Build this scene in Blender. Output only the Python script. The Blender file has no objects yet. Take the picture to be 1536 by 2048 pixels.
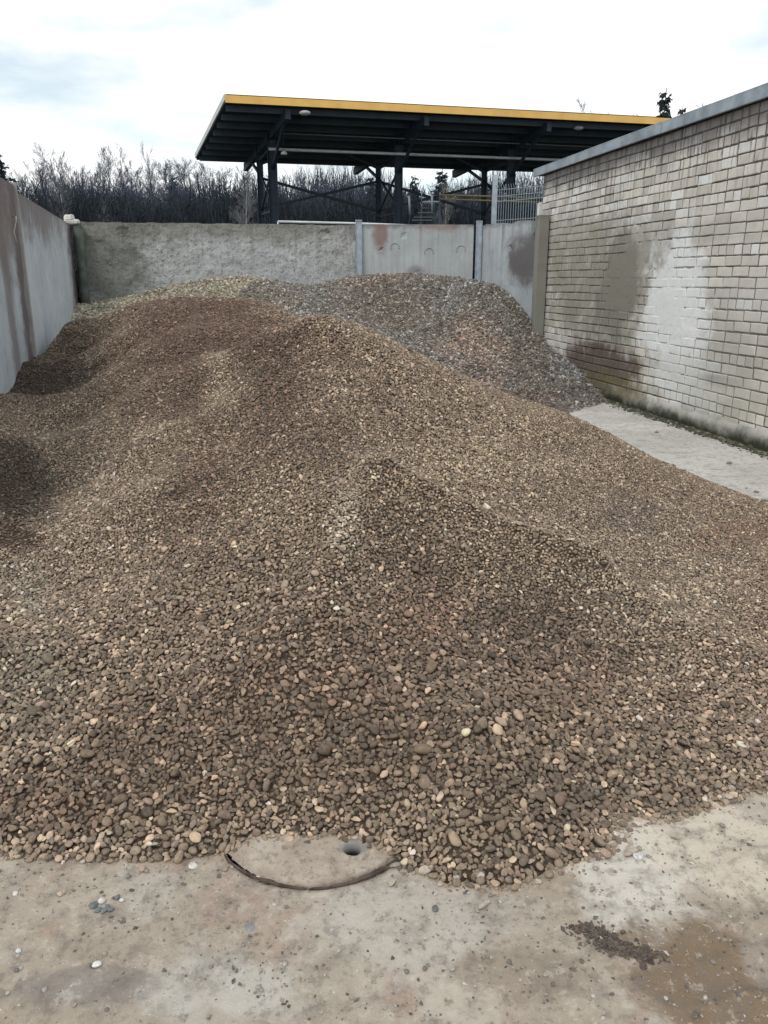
import bpy, bmesh, math, random
import numpy as np
from mathutils import Vector, Matrix, noise as mnoise
random.seed(7); RNG = np.random.default_rng(7)
SC = bpy.context.scene
# ------------------------------------------------------------------ camera
F = 1600.0; PITCH = math.atan(466/F); CP, SP = math.cos(PITCH), math.sin(PITCH); H = 1.5
cam = bpy.data.objects.new('camera', bpy.data.cameras.new('camera'))
SC.collection.objects.link(cam); SC.camera = cam
cam.location = (0, 0, H); cam.rotation_euler = (math.pi/2-PITCH, 0, 0)
cam.data.sensor_fit = 'VERTICAL'; cam.data.sensor_height = 36; cam.data.lens = F/2048*36
cam.data.clip_start = .05; cam.data.clip_end = 3000
# ------------------------------------------------------------------ world, sun, exposure
SUN_EL, SUN_AZ = math.radians(52), math.radians(-150)      # azimuth measured from +Y towards +X
w = bpy.data.worlds.new('World'); SC.world = w; w.use_nodes = True
nt = w.node_tree; nt.nodes.clear()
wo = nt.nodes.new('ShaderNodeOutputWorld'); mx = nt.nodes.new('ShaderNodeMixShader')
sky = nt.nodes.new('ShaderNodeTexSky'); sky.sky_type = 'NISHITA'; sky.sun_disc = False
sky.sun_elevation = SUN_EL; sky.sun_rotation = SUN_AZ
b1 = nt.nodes.new('ShaderNodeBackground'); b1.inputs[1].default_value = .13
b2 = nt.nodes.new('ShaderNodeBackground'); b2.inputs[0].default_value = (1.0, 1.0, .995, 1); b2.inputs[1].default_value = 1.12
tc = nt.nodes.new('ShaderNodeTexCoord'); mp = nt.nodes.new('ShaderNodeMapping'); mp.inputs['Scale'].default_value = (1.6, 1.6, 5.5)
nz = nt.nodes.new('ShaderNodeTexNoise'); nz.inputs['Scale'].default_value = 1.5; nz.inputs['Detail'].default_value = 6; nz.inputs['Roughness'].default_value = .55
cr = nt.nodes.new('ShaderNodeValToRGB'); cr.color_ramp.elements[0].position = .33; cr.color_ramp.elements[0].color = (.62,)*3+(1,)
cr.color_ramp.elements[1].position = .55; cr.color_ramp.elements[1].color = (.97,)*3+(1,)
L = nt.links.new
cr2 = nt.nodes.new('ShaderNodeValToRGB'); cr2.color_ramp.elements[0].position = .40; cr2.color_ramp.elements[0].color = (.70, .80, .84, 1); cr2.color_ramp.elements[1].position = .54; cr2.color_ramp.elements[1].color = (1, 1, .995, 1)
L(nz.outputs[0], cr2.inputs[0]); L(cr2.outputs[0], b2.inputs[0])
L(tc.outputs['Generated'], mp.inputs[0]); L(mp.outputs[0], nz.inputs[0]); L(nz.outputs[0], cr.inputs[0])
L(sky.outputs[0], b1.inputs[0]); L(cr.outputs[0], mx.inputs[0]); L(b1.outputs[0], mx.inputs[1]); L(b2.outputs[0], mx.inputs[2]); L(mx.outputs[0], wo.inputs[0])
sl = bpy.data.lights.new('sun', 'SUN'); sl.energy = 1.1; sl.angle = math.radians(16); sl.color = (1, .97, .92)
so = bpy.data.objects.new('sun', sl); SC.collection.objects.link(so)
sd = Vector((math.cos(SUN_EL)*math.sin(SUN_AZ), math.cos(SUN_EL)*math.cos(SUN_AZ), math.sin(SUN_EL)))
so.rotation_euler = (-sd).to_track_quat('-Z', 'Y').to_euler(); so.location = (0, 0, 30)
SC.view_settings.view_transform = 'Standard'; SC.view_settings.look = 'None'
SC.view_settings.exposure = .12; SC.view_settings.gamma = 1; SC.view_settings.use_curve_mapping = False
# ------------------------------------------------------------------ geometry helpers (photo measurement -> metres)
def ray(px, py):
    l = (px-768)/F; u = (1024-py)/F
    return np.array([l, CP+u*SP, -SP+u*CP])
def W(px, py, Y):
    d = ray(px, py); t = Y/d[1]; return (d[0]*t, Y, H+d[2]*t)
def G(px, py, z=0.):
    d = ray(px, py); t = (z-H)/d[2]; return (d[0]*t, d[1]*t, z)
def on_line(px, py, P, D):
    """hit of the sight line with the vertical plane through P along D (xy); returns (u along D, z)"""
    d = ray(px, py)
    A = np.array([[d[0], -D[0]], [d[1], -D[1]]]); t, u = np.linalg.solve(A, np.array(P[:2]))
    return u, H+d[2]*t
def unit(v): v = np.array(v, float); return v/np.linalg.norm(v)
# ------------------------------------------------------------------ numpy noise
_perm = RNG.permutation(4096)
def vnoise(x, y, seed=0):
    xi = np.floor(x).astype(int); yi = np.floor(y).astype(int); fx = x-xi; fy = y-yi
    fx = fx*fx*(3-2*fx); fy = fy*fy*(3-2*fy)
    def h(a, b): return _perm[(_perm[(a+seed*17) & 4095]+b) & 4095]/4095.
    return (h(xi, yi)*(1-fx)+h(xi+1, yi)*fx)*(1-fy)+(h(xi, yi+1)*(1-fx)+h(xi+1, yi+1)*fx)*fy
def fbm(x, y, f, oct=4, seed=0, rough=.5):
    s = 0; a = 1; n = 0
    for o in range(oct):
        s = s+a*(vnoise(x*f, y*f, seed+o*7)-.5)*2; n += a; a *= rough; f *= 2.03
    return s/n
def smooth(a, b, x):
    t = np.clip((x-a)/(b-a), 0, 1); return t*t*(3-2*t)
# ------------------------------------------------------------------ object helpers
def link(o, parent=None):
    SC.collection.objects.link(o)
    if parent is not None: o.parent = parent
    return o
def tag(o, label=None, cat=None, group=None, kind=None):
    if label: o['label'] = label
    if cat: o['category'] = cat
    if group: o['group'] = group
    if kind: o['kind'] = kind
    return o
def empty(name, loc, label, cat, group=None):
    o = bpy.data.objects.new(name, None); o.location = loc; o.empty_display_size = .1; link(o); return tag(o, label, cat, group)
def mesh(name, V, Fc, mat=None, smooth_=False):
    me = bpy.data.meshes.new(name); V = np.asarray(V, float)
    if isinstance(Fc, np.ndarray):
        n, k = Fc.shape
        me.vertices.add(len(V)); me.vertices.foreach_set('co', V.ravel())
        me.loops.add(n*k); me.loops.foreach_set('vertex_index', Fc.ravel().astype(np.int32))
        me.polygons.add(n); me.polygons.foreach_set('loop_start', np.arange(0, n*k, k, dtype=np.int32))
        me.update(calc_edges=True); me.validate()
    else:
        me.from_pydata(V.tolist(), [], Fc)
    if mat: me.materials.append(mat)
    if smooth_: me.polygons.foreach_set('use_smooth', [True]*len(me.polygons))
    me.update(); return me
def obj(name, me, parent=None, loc=None):
    """vertices are world coordinates unless loc is given; children of empties are put back in place"""
    o = bpy.data.objects.new(name, me)
    link(o, parent)
    base = Vector((0, 0, 0))
    p = parent
    while p is not None: base += p.location; p = p.parent
    o.location = (Vector(loc) if loc is not None else Vector((0, 0, 0)))-base
    return o
class MB:
    def __init__(s): s.V = []; s.F = []
    def box(s, c, size, ax=(1, 0, 0), up=(0, 0, 1), bevel=0):
        ax = Vector(ax).normalized(); up = Vector(up).normalized(); ay = up.cross(ax).normalized(); up = ax.cross(ay)
        c = Vector(c); hx, hy, hz = [q/2 for q in size]; n = len(s.V)
        for sz in (-1, 1):
            for sx, sy in ((-1, -1), (1, -1), (1, 1), (-1, 1)):
                s.V.append(tuple(c+ax*hx*sx+ay*hy*sy+up*hz*sz))
        for f in ((3, 2, 1, 0), (4, 5, 6, 7), (0, 1, 5, 4), (1, 2, 6, 5), (2, 3, 7, 6), (3, 0, 4, 7)): s.F.append([n+i for i in f])
        return s
    def beam(s, a, b, wd, ht):
        a = Vector(a); b = Vector(b); d = b-a
        up = Vector((0, 0, 1)) if abs(d.normalized().z) < .95 else Vector((0, 1, 0))
        side = d.cross(up).normalized(); up2 = side.cross(d).normalized()
        return s.box((a+b)/2, (d.length, wd, ht), d, up2)
    def tube(s, pts, r, k=8, cap=True):
        pts = [Vector(p) for p in pts]; rr = r if isinstance(r, (list, tuple)) else [r]*len(pts); n0 = len(s.V)
        for i, p in enumerate(pts):
            d = (pts[min(i+1, len(pts)-1)]-pts[max(i-1, 0)]).normalized()
            a = d.cross(Vector((0, 0, 1)) if abs(d.z) < .9 else Vector((1, 0, 0))).normalized(); b = d.cross(a)
            for j in range(k):
                t = 2*math.pi*j/k; s.V.append(tuple(p+(a*math.cos(t)+b*math.sin(t))*rr[i]))
        for i in range(len(pts)-1):
            for j in range(k):
                s.F.append([n0+i*k+j, n0+i*k+(j+1) % k, n0+(i+1)*k+(j+1) % k, n0+(i+1)*k+j])
        if cap: s.F.append([n0+j for j in range(k)][::-1]); s.F.append([n0+(len(pts)-1)*k+j for j in range(k)])
        return s
    def build(s, name, mat, parent=None, smooth_=False, bevel=0):
        me = mesh(name, s.V, s.F, mat, smooth_); o = obj(name, me, parent)
        if bevel:
            m = o.modifiers.new('bevel', 'BEVEL'); m.width = bevel; m.segments = 2; m.limit_method = 'ANGLE'
        return o
# ------------------------------------------------------------------ material helpers
class NT:
    def __init__(s, name, rough=.85, spec=.3):
        s.m = bpy.data.materials.new(name); s.m.use_nodes = True; s.t = s.m.node_tree; s.n = s.t.nodes
        s.p = s.n['Principled BSDF']; s.p.inputs['Roughness'].default_value = rough; s.p.inputs['Specular IOR Level'].default_value = spec
        s.geo = s.n.new('ShaderNodeNewGeometry'); s.pos = s.geo.outputs['Position']
    def lk(s, a, b): s.t.links.new(a, b)
    def inp(s, sock, v):
        if isinstance(v, bpy.types.NodeSocket): s.lk(v, sock)
        elif isinstance(v, (tuple, list)): sock.default_value = tuple(v)+((1,) if len(v) == 3 and len(sock.default_value) == 4 else ())
        else: sock.default_value = v
    def math(s, op, a, b=0., c=None, clamp=False):
        n = s.n.new('ShaderNodeMath'); n.operation = op; n.use_clamp = clamp; s.inp(n.inputs[0], a); s.inp(n.inputs[1], b)
        if c is not None: s.inp(n.inputs[2], c)
        return n.outputs[0]
    def map(s, v, a, b, c=0., d=1.):
        n = s.n.new('ShaderNodeMapRange'); n.interpolation_type = 'SMOOTHSTEP'; s.inp(n.inputs[0], v)
        for i, q in enumerate((a, b, c, d)): n.inputs[i+1].default_value = q
        return n.outputs[0]
    def mix(s, f, a, b, mode='MIX'):
        n = s.n.new('ShaderNodeMix'); n.data_type = 'RGBA'; n.blend_type = mode
        s.inp(n.inputs[0], f); s.inp(n.inputs[6], a); s.inp(n.inputs[7], b); return n.outputs[2]
    def scalev(s, v, sc):
        n = s.n.new('ShaderNodeVectorMath'); n.operation = 'MULTIPLY'; s.lk(v, n.inputs[0]); n.inputs[1].default_value = sc; return n.outputs[0]
    def noise(s, scale, detail=4, rough=.55, v=None, dist=0, col=False):
        n = s.n.new('ShaderNodeTexNoise'); n.inputs['Scale'].default_value = scale; n.inputs['Detail'].default_value = detail
        n.inputs['Roughness'].default_value = rough; n.inputs['Distortion'].default_value = dist
        s.lk(v or s.pos, n.inputs['Vector']); return n.outputs['Color' if col else 0]
    def voro(s, scale, v=None, feat='F1', out='Distance', rnd=1.):
        n = s.n.new('ShaderNodeTexVoronoi'); n.feature = feat; n.inputs['Scale'].default_value = scale; n.inputs['Randomness'].default_value = rnd
        s.lk(v or s.pos, n.inputs['Vector']); return n.outputs[out]
    def dot(s, v, d):
        n = s.n.new('ShaderNodeVectorMath'); n.operation = 'DOT_PRODUCT'; s.lk(v, n.inputs[0]); n.inputs[1].default_value = d; return n.outputs['Value']
    def comb(s, x, y, z=0.):
        n = s.n.new('ShaderNodeCombineXYZ'); s.inp(n.inputs[0], x); s.inp(n.inputs[1], y); s.inp(n.inputs[2], z); return n.outputs[0]
    def sep(s, v=None):
        n = s.n.new('ShaderNodeSeparateXYZ'); s.lk(v or s.pos, n.inputs[0]); return n.outputs
    def patch(s, u, v, c, r, edge=.45, nse=.6, ns=2.5, seed=0):
        """soft-edged elliptical stain at c=(u,v) with radii r, ragged by noise"""
        a = s.math('DIVIDE', s.math('SUBTRACT', u, c[0]), r[0]); b = s.math('DIVIDE', s.math('SUBTRACT', v, c[1]), r[1])
        d = s.math('SQRT', s.math('ADD', s.math('MULTIPLY', a, a), s.math('MULTIPLY', b, b)))
        n = s.noise(ns, 7, .68, s.comb(u, v, seed*3.7), .4); n2 = s.noise(ns*.45, 3, .5, s.comb(u, v, seed*1.7+9))
        d = s.math('ADD', d, s.math('MULTIPLY', s.math('SUBTRACT', n, .5), nse*5)); d = s.math('ADD', d, s.math('MULTIPLY', s.math('SUBTRACT', n2, .5), nse*2.5))
        return s.map(d, 1+edge*.7, 1-edge*.7)
    def bump(s, h, strength=.5, dist=.01, prev=None):
        n = s.n.new('ShaderNodeBump'); n.inputs['Strength'].default_value = strength; n.inputs['Distance'].default_value = dist
        s.lk(h, n.inputs['Height'])
        if prev is not None: s.lk(prev, n.inputs['Normal'])
        s.lk(n.outputs[0], s.p.inputs['Normal']); return n.outputs[0]
    def base(s, c): s.inp(s.p.inputs['Base Color'], c); return s.m
def simple(name, col, rough=.7, metal=0., var=.12, ns=6, bump=0):
    m = NT(name, rough); n = m.noise(ns, 5, .6)
    c = m.mix(m.map(n, .3, .7), tuple(q*(1-var) for q in col), tuple(min(1, q*(1+var)) for q in col))
    m.p.inputs['Metallic'].default_value = metal
    if bump: m.bump(m.noise(ns*12, 4), .4, bump)
    return m.base(c)

# ================================================================== WALL LINES
BC = np.array([2.41, 13.0]); BD = unit((.173, -.985)); BN = np.array([-.985, -.173])   # brick face: corner, along towards the camera, outward normal
LC = np.array([-4.96, 13.4]); LD = unit((.2658, -1.)); LN = np.array([LD[1]*-1, LD[0]])  # left wall, normal towards the yard (+x)
LN = unit((1, .2658))
# ================================================================== GROUND
ax = np.concatenate([-np.geomspace(400, 3.3, 26), np.arange(-3.2, 3.9, .022), np.geomspace(4, 400, 26)])
ay = np.concatenate([[-60, -20, -6, -2, 0, .7], np.arange(1.0, 3.6, .016), np.arange(3.62, 12, .06), np.geomspace(12.1, 600, 30)])
GX, GY = np.meshgrid(ax, ay)
def ground_h(x, y):
    inside = smooth(9, 5, np.abs(x))*smooth(14, 11, y)*smooth(.6, 1.2, y)
    h = .012*fbm(x, y, 1.3, 4, 3)+.006*fbm(x+3*fbm(x, y, .9, 2, 8), y*1.6, 5, 4, 11)+.0045*fbm(x, y, 20, 3, 21, .65)
    r = smooth(.35, .9, x)*smooth(2.1, 1.75, y)      # rutted soil at the right front
    ru = np.abs(fbm(x*1.0+y*.9, y*2.2-x*.5, 4, 3, 33)); h = h+r*(.022*(.5-ru*1.8)-.014)
    ge = 1.25-np.hypot((x-.62)/.50, (y-1.66)/.30)+.55*fbm(x, y, 3.2, 5, 44, .6); h = h+.011*smooth(.0, .10, ge)
    clear = smooth(.26, .34, np.hypot(x+.187, y-2.0))
    pit = smooth(.290, .272, np.hypot(x+.187, y-2.0))*.14
    return -pit+(h-.006)*inside*(.25+.75*clear)*(.08+.92*smooth(5.5, 3.6, y))
GZ = ground_h(GX, GY)
ny, nx = GX.shape
V = np.stack([GX.ravel(), GY.ravel(), GZ.ravel()], 1)
ii = (np.arange(ny-1)[:, None]*nx+np.arange(nx-1)[None]).ravel()
Fq = np.stack([ii, ii+1, ii+nx+1, ii+nx], 1)
m = NT('yard_ground', .9, .25)
S = m.sep(); gx, gy = S[0], S[1]
n1 = m.noise(1.1, 6, .6); n2 = m.noise(9, 6, .7); n3 = m.noise(60, 5, .7); n4 = m.noise(3.3, 6, .65, dist=.6)
c = m.mix(m.map(n1, .35, .65), (.345, .285, .22), (.46, .405, .335))
c = m.mix(m.map(n4, .52, .64), c, (.36, .26, .20))                          # reddish soil
c = m.mix(m.math('MULTIPLY', m.map(m.noise(2.1, 5, .6, m.comb(gx, gy, 5.)), .52, .66), .8), c, (.48, .44, .385))  # cement dust
def gp(px, py, rx, ry):
    a = G(px, py); b = G(px+rx, py); d = G(px, py-ry); e = G(px, py+ry)
    return (a[0], a[1]), (abs(b[0]-a[0]), abs(d[1]-e[1])/2)
far = m.map(gy, 4.2, 6.0)
c = m.mix(m.math('MULTIPLY', far, .85), c, m.mix(m.map(n1, .4, .6), (.50, .49, .455), (.60, .59, .555)))
for (px, py, rx, ry, col, f, sd_) in [
        (1250, 1720, 170, 110, (.64, .60, .53), .8, 1), (1430, 1700, 150, 90, (.60, .53, .43), .8, 2),
        (1450, 1960, 230, 125, (.205, .145, .092), .95, 3),
        (1060, 1950, 130, 60, (.27, .215, .16), .6, 5), (430, 1960, 120, 60, (.52, .50, .45), .6, 6),
        (820, 1790, 150, 40, (.46, .41, .355), .6, 7), (960, 1830, 110, 50, (.42, .385, .34), .5, 8),
        (480, 1800, 90, 40, (.36, .27, .22), .6, 9), (180, 1960, 120, 30, (.22, .195, .18), .6, 10), (1530, 1930, 40, 40, (.36, .31, .26), .7, 12)]:
    cc, rr = gp(px, py, rx, ry)
    c = m.mix(m.math('MULTIPLY', m.patch(gx, gy, cc, rr, .35, .55, 4, sd_), f), c, col)
c = m.mix(m.math('MULTIPLY', m.map(n2, .48, .66), .45), c, (.19, .16, .135)); nm = m.noise(24, 6, .75); c = m.mix(m.math('MULTIPLY', m.map(nm, .50, .64), .55), c, (.17, .145, .125)); c = m.mix(m.math('MULTIPLY', m.map(nm, .46, .36), .45), c, (.54, .49, .42))  # finer light and dark mottle paints relief shading into the ground colour
c = m.mix(m.map(n3, .60, .76), c, (.10, .085, .075))
c = m.mix(m.map(m.noise(85, 3, .6, m.comb(gx, gy, 9.)), .66, .74), c, (.62, .61, .58))
away = m.map(gy, 14.3, 15.2)
c = m.mix(away, c, (.05, .055, .035))
b_ = m.bump(m.noise(55, 6, .75), .55, .012); b_ = m.bump(m.noise(260, 4, .7), .45, .003, b_); 
ground = obj('ground', mesh('ground', V, Fq, m.base(c), True)); tag(ground, 'pale dusty yard floor of packed sandy grit in front of the gravel', kind='structure')

# ================================================================== HEIGHT FIELDS OF THE PILES
class Field:
    def __init__(s, pts, x0, x1, y0, y1, res=.03, und=None):
        P = np.array(pts, float); n = len(P)
        def phi(r): return np.where(r > 1e-9, r*r*np.log(np.maximum(r, 1e-9)), 0)
        K = phi(np.hypot(P[:, None, 0]-P[None, :, 0], P[:, None, 1]-P[None, :, 1]))+np.eye(n)*.004
        A = np.zeros((n+3, n+3)); A[:n, :n] = K; A[:n, n] = 1; A[:n, n+1:] = P[:, :2]; A[n, :n] = 1; A[n+1:, :n] = P[:, :2].T
        wgt = np.linalg.solve(A, np.concatenate([P[:, 2], [0, 0, 0]]))
        s.xs = np.arange(x0, x1+res, res); s.ys = np.arange(y0, y1+res, res); s.res = res
        X, Y = np.meshgrid(s.xs, s.ys); Z = wgt[n]+wgt[n+1]*X+wgt[n+2]*Y
        for i in range(n): Z = Z+wgt[i]*phi(np.hypot(X-P[i, 0], Y-P[i, 1]))
        s.X, s.Y = X, Y; s.Z = Z+(und(X, Y) if und else 0)
        s.gy, s.gx = np.gradient(s.Z, res)
    def samp(s, arr, x, y):
        fx = np.clip((np.asarray(x)-s.xs[0])/s.res, 0, len(s.xs)-1.001); fy = np.clip((np.asarray(y)-s.ys[0])/s.res, 0, len(s.ys)-1.001)
        i = fx.astype(int); j = fy.astype(int); a = fx-i; b = fy-j
        return (arr[j, i]*(1-a)+arr[j, i+1]*a)*(1-b)+(arr[j+1, i]*(1-a)+arr[j+1, i+1]*a)*b
    def z(s, x, y): return s.samp(s.Z, x, y)
    def nrm(s, x, y):
        N = np.stack([-s.samp(s.gx, x, y), -s.samp(s.gy, x, y), np.ones(np.shape(x))], -1)
        return N/np.linalg.norm(N, axis=-1, keepdims=True)
    def hit(s, px, py):
        d = ray(px, py); t = np.arange(1.2, 20, .01); X = d[0]*t; Y = d[1]*t; Zr = H+d[2]*t
        k = np.nonzero(Zr < np.maximum(s.z(X, Y), 0))[0]
        k = k[0] if len(k) else -1
        return np.array([X[k], Y[k], Zr[k]])
def lwx(Y): return -4.96+.2658*(13.4-Y)
A = []
for px, py in [(0,1700),(100,1698),(200,1700),(330,1705),(430,1690),(600,1680),(740,1692),(800,1715),(850,1752),(960,1765),(1100,1745),(1200,1700),(1300,1650),(1420,1598),(1536,1562)]:
    A.append(G(px, py, .0))
def column(px, pyf, Y1, z1, p, n=6, last=False):
    """slope of the heap along one sight plane: from its foot up to a crest point"""
    Y0 = G(px, pyf)[1]; r = []
    for k in range(1, n+(1 if last else 0)):
        f = (k/n)**1.35; Yk = Y0+(Y1-Y0)*f; zk = z1*f**p; dep = Yk*CP-(zk-H)*SP; r.append(((px-768)/F*dep, Yk, zk))
    return r
def crest(px, py, Y): q = W(px, py, Y); return q[1], q[2]
A += column(0, 1700, *crest(0, 792, 6.4), .86, 6, True)+column(-250, 1700, 6.0, .56, .86, 5)+column(130, 1698, *crest(120, 688, 10.0), .72, 7)
A += column(280, 1700, *crest(280, 608, 8.8), .80, 8)+column(420, 1690, *crest(420, 598, 8.2), .84, 8)+column(560, 1682, *crest(560, 650, 5.6), .90, 7)
A += column(680, 1685, *crest(680, 649, 5.3), .92, 7)+column(768, 1700, *crest(768, 682, 5.4), .90, 7)+column(900, 1762, *crest(900, 742, 5.5), .88, 7)
A += column(1040, 1755, *crest(1040, 802, 5.6), .84, 6)+column(1150, 1722, *crest(1150, 837, 5.7), .80, 6)+column(1300, 1650, *crest(1300, 917, 5.5), .78, 5)+column(1440, 1590, *crest(1440, 987, 5.1), .78, 5)+column(1536, 1562, *crest(1536, 1052, 4.7), .78, 4)
for a in [W(70,716,8.4), W(120,688,10.4),
          W(630,640,5.3), W(560,650,5.6), W(480,692,5.7), W(680,649,5.3), W(768,682,5.4), W(850,718,5.5), W(900,742,5.5), W(1040,802,5.6),
          W(1150,837,5.7), W(1300,917,5.5), W(1440,987,5.1), W(1536,1052,4.7),
          (1.95,2.75,.02), (2.45,3.7,.0), (2.65,4.8,.0), (2.5,5.9,-.02), (2.1,6.7,-.05), (1.5,6.7,.12),(.7,6.6,.5), (.1,6.6,.78),
          (-.75,6.5,.95), (-.35,6.3,.88), (-1.5,6.6,1.08),
          W(190,642,9.6), W(250,616,9.0), W(330,603,8.6), W(430,598,8.2), W(520,602,8.0), W(570,622,7.9), W(620,655,7.7),
          (-3.3,10.8,.55), (-2.6,10.6,.5), (-1.6,10.3,.45), (-.6,9.8,.3), (.2,8.2,.3), (.8,8.6,-.1), (2.2,8.5,-.3), (1.5,8.0,-.2), (-4.2,10.9,.62),
          (lwx(7.5),7.5,.66), (lwx(5),5,.47), (lwx(4),4,.36), (lwx(3),3,.20), (lwx(2.1),2.1,0), (-2.2,1.8,-.03), (-1.6,1.82,-.01), (0,1.0,-.35), (1.5,1.3,-.35), (-1.6,1.0,-.35),
          (2.6,2.2,-.2), (3.2,3.4,-.22), (3.4,4.8,-.25), (3.2,6.2,-.25), (3.0,8,-.35)]:
    A.append(a)
def undA(X, Y):
    k = smooth(1.8, 2.6, Y)
    lw = smooth(.9, .1, X-lwx(Y))*smooth(6, 8, Y)
    return k*(.022*fbm(X, Y, 1.3, 3, 2)+.010*fbm(X*1.2-Y*.3, Y*.7, 5, 3, 5)+.004*fbm(X, Y, 14, 2, 6))+lw*.13*np.abs(fbm(X, Y, 3.2, 4, 77))
FA = Field(A, -3.6, 3.0, 1.4, 11.0, .03, undA)
def seg_dist(X, Y, a, b):
    d = b-a; t = np.clip(((X-a[0])*d[0]+(Y-a[1])*d[1])/(d@d), 0, 1); return np.hypot(X-a[0]-t*d[0], Y-a[1]-t*d[1]), t
add = np.zeros_like(FA.Z)
for pa_, pb_, hh, sg in (((760, 960), (1170, 1140), .055, .13), ((1170, 1140), (1520, 1350), .035, .14), ((740, 960), (560, 1330), .04, .14), ((640, 655), (860, 820), .035, .16), ((500, 700), (300, 1000), .03, .2), ((930, 1450), (980, 1640), .03, .14)):
    d_, t_ = seg_dist(FA.X+.10*fbm(FA.X, FA.Y, 1.6, 3, 101), FA.Y+.10*fbm(FA.X, FA.Y, 1.6, 3, 102), FA.hit(*pa_)[:2], FA.hit(*pb_)[:2]); add += 1.45*hh*np.exp(-np.abs(d_/sg)**1.3)
for p_, hh, sg in (((1130, 1290), -.07, .28), ((900, 1180), -.03, .2), ((680, 1420), -.025, .16), ((20, 1040), -.05, .2), ((1180, 1560), -.02, .12)):
    c_ = FA.hit(*p_); add += 1.35*hh*np.exp(-((FA.X-c_[0])**2+(FA.Y-c_[1])**2)/(2*sg*sg))
FA.Z = FA.Z+add; FA.gy, FA.gx = np.gradient(FA.Z, FA.res)
PEND = np.array([2.33, 12.72]); PST = np.array([1.62, 14.2])
B = [W(150,612,13.3), W(250,600,13.3), W(300,586,13.4), W(360,572,13.45), W(430,558,13.5), W(480,553,13.5), W(560,566,13.6), W(640,572,13.7), W(700,559,13.6), W(760,550,13.5), W(870,556,13.5), W(960,568,13.4), W(1000,577,13.4),
     W(1050,620,13.0), W(1085,686,12.4), (2.55,12.0,.44), (2.72,11.2,.26), (2.88,10.35,.0), (2.08,9.15,0), (1.2,8.7,0.02), (2.6,9.6,-.05),(2.9,9.4,-.12),
     W(900,700,11), W(1000,650,12), W(1100,760,10.5), W(800,640,12.2), W(650,625,12.2), W(1000,780,10.2), W(1150,800,9.9),
     (lwx(12),12,.9), (lwx(10.6),10.6,.72), (-3.3,12,.86), (-2.3,12.2,1.05), (-3.2,10.8,.52), (-2,10.8,.62), (-1,11,.78), (0,11,.72), (-.5,10,.45), (-2,9.8,.3), (-3.3,9.8,.3),
     (.5,9.5,.2), (-4.9,14.6,1.0), (-2,14.6,1.45), (0,14.8,1.35), (1.6,14.8,1.3), (3.0,13,.6), (3.2,11,0)]
FB = Field(B, -5.2, 3.2, 8.6, 14.4, .04, lambda X, Y: .03*fbm(X, Y, 1.5, 3, 31)+.018*fbm(X, Y, 5, 3, 35))

def heap_mesh(fd, keep, mat, name):
    ny, nx = fd.X.shape; V = np.stack([fd.X.ravel(), fd.Y.ravel(), fd.Z.ravel()], 1)
    ii = (np.arange(ny-1)[:, None]*nx+np.arange(nx-1)[None]); q = np.stack([ii, ii+1, ii+nx+1, ii+nx], -1).reshape(-1, 4)
    k = keep(fd.X, fd.Y, fd.Z).ravel(); q = q[k[q].any(1)]
    used = np.unique(q); rm = np.full(len(V), -1); rm[used] = np.arange(len(used))
    return mesh(name, V[used], rm[q], mat, True)
def right_of_left(X, Y): return X > lwx(Y)-.0
def left_of_brick(X, Y): return (X-BC[0])*BN[0]+(Y-BC[1])*BN[1] > -.0

# stone colour zones, as spots of differently coloured load on the heaps
def zone_axes(fd, z):
    px, py, rx, ry = z[:4]; c = fd.hit(px, py)[:2]; a = fd.hit(px+rx, py)[:2]-c; b = (fd.hit(px, py+ry)[:2]-fd.hit(px, py-ry)[:2])/2
    dist = np.hypot(*c); la, lb_ = np.linalg.norm(a), np.linalg.norm(b); a = a*min(1, 1.4*rx/F*dist/la); b = b*min(1, 15*ry/F*dist/lb_)
    return c, np.linalg.pinv(np.stack([a, b], 1))
def colorize(fd, x, y, base, zones, seed):
    col = np.tile(np.array(base), (len(x), 1)); nzv = .28*fbm(x, y, 3.5, 4, seed)
    for z in zones:
        c, Mi = zone_axes(fd, z); q = np.stack([x-c[0], y-c[1]], 1)@Mi.T; d = np.hypot(q[:, 0], q[:, 1])+nzv*2
        f = smooth(1.35, .4, d)*z[5]; f = (.45*f+.55*(RNG.random(len(x)) < f)*z[5])[:, None]; col = col*(1-f)+np.array(z[4])*f
    return col
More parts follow.
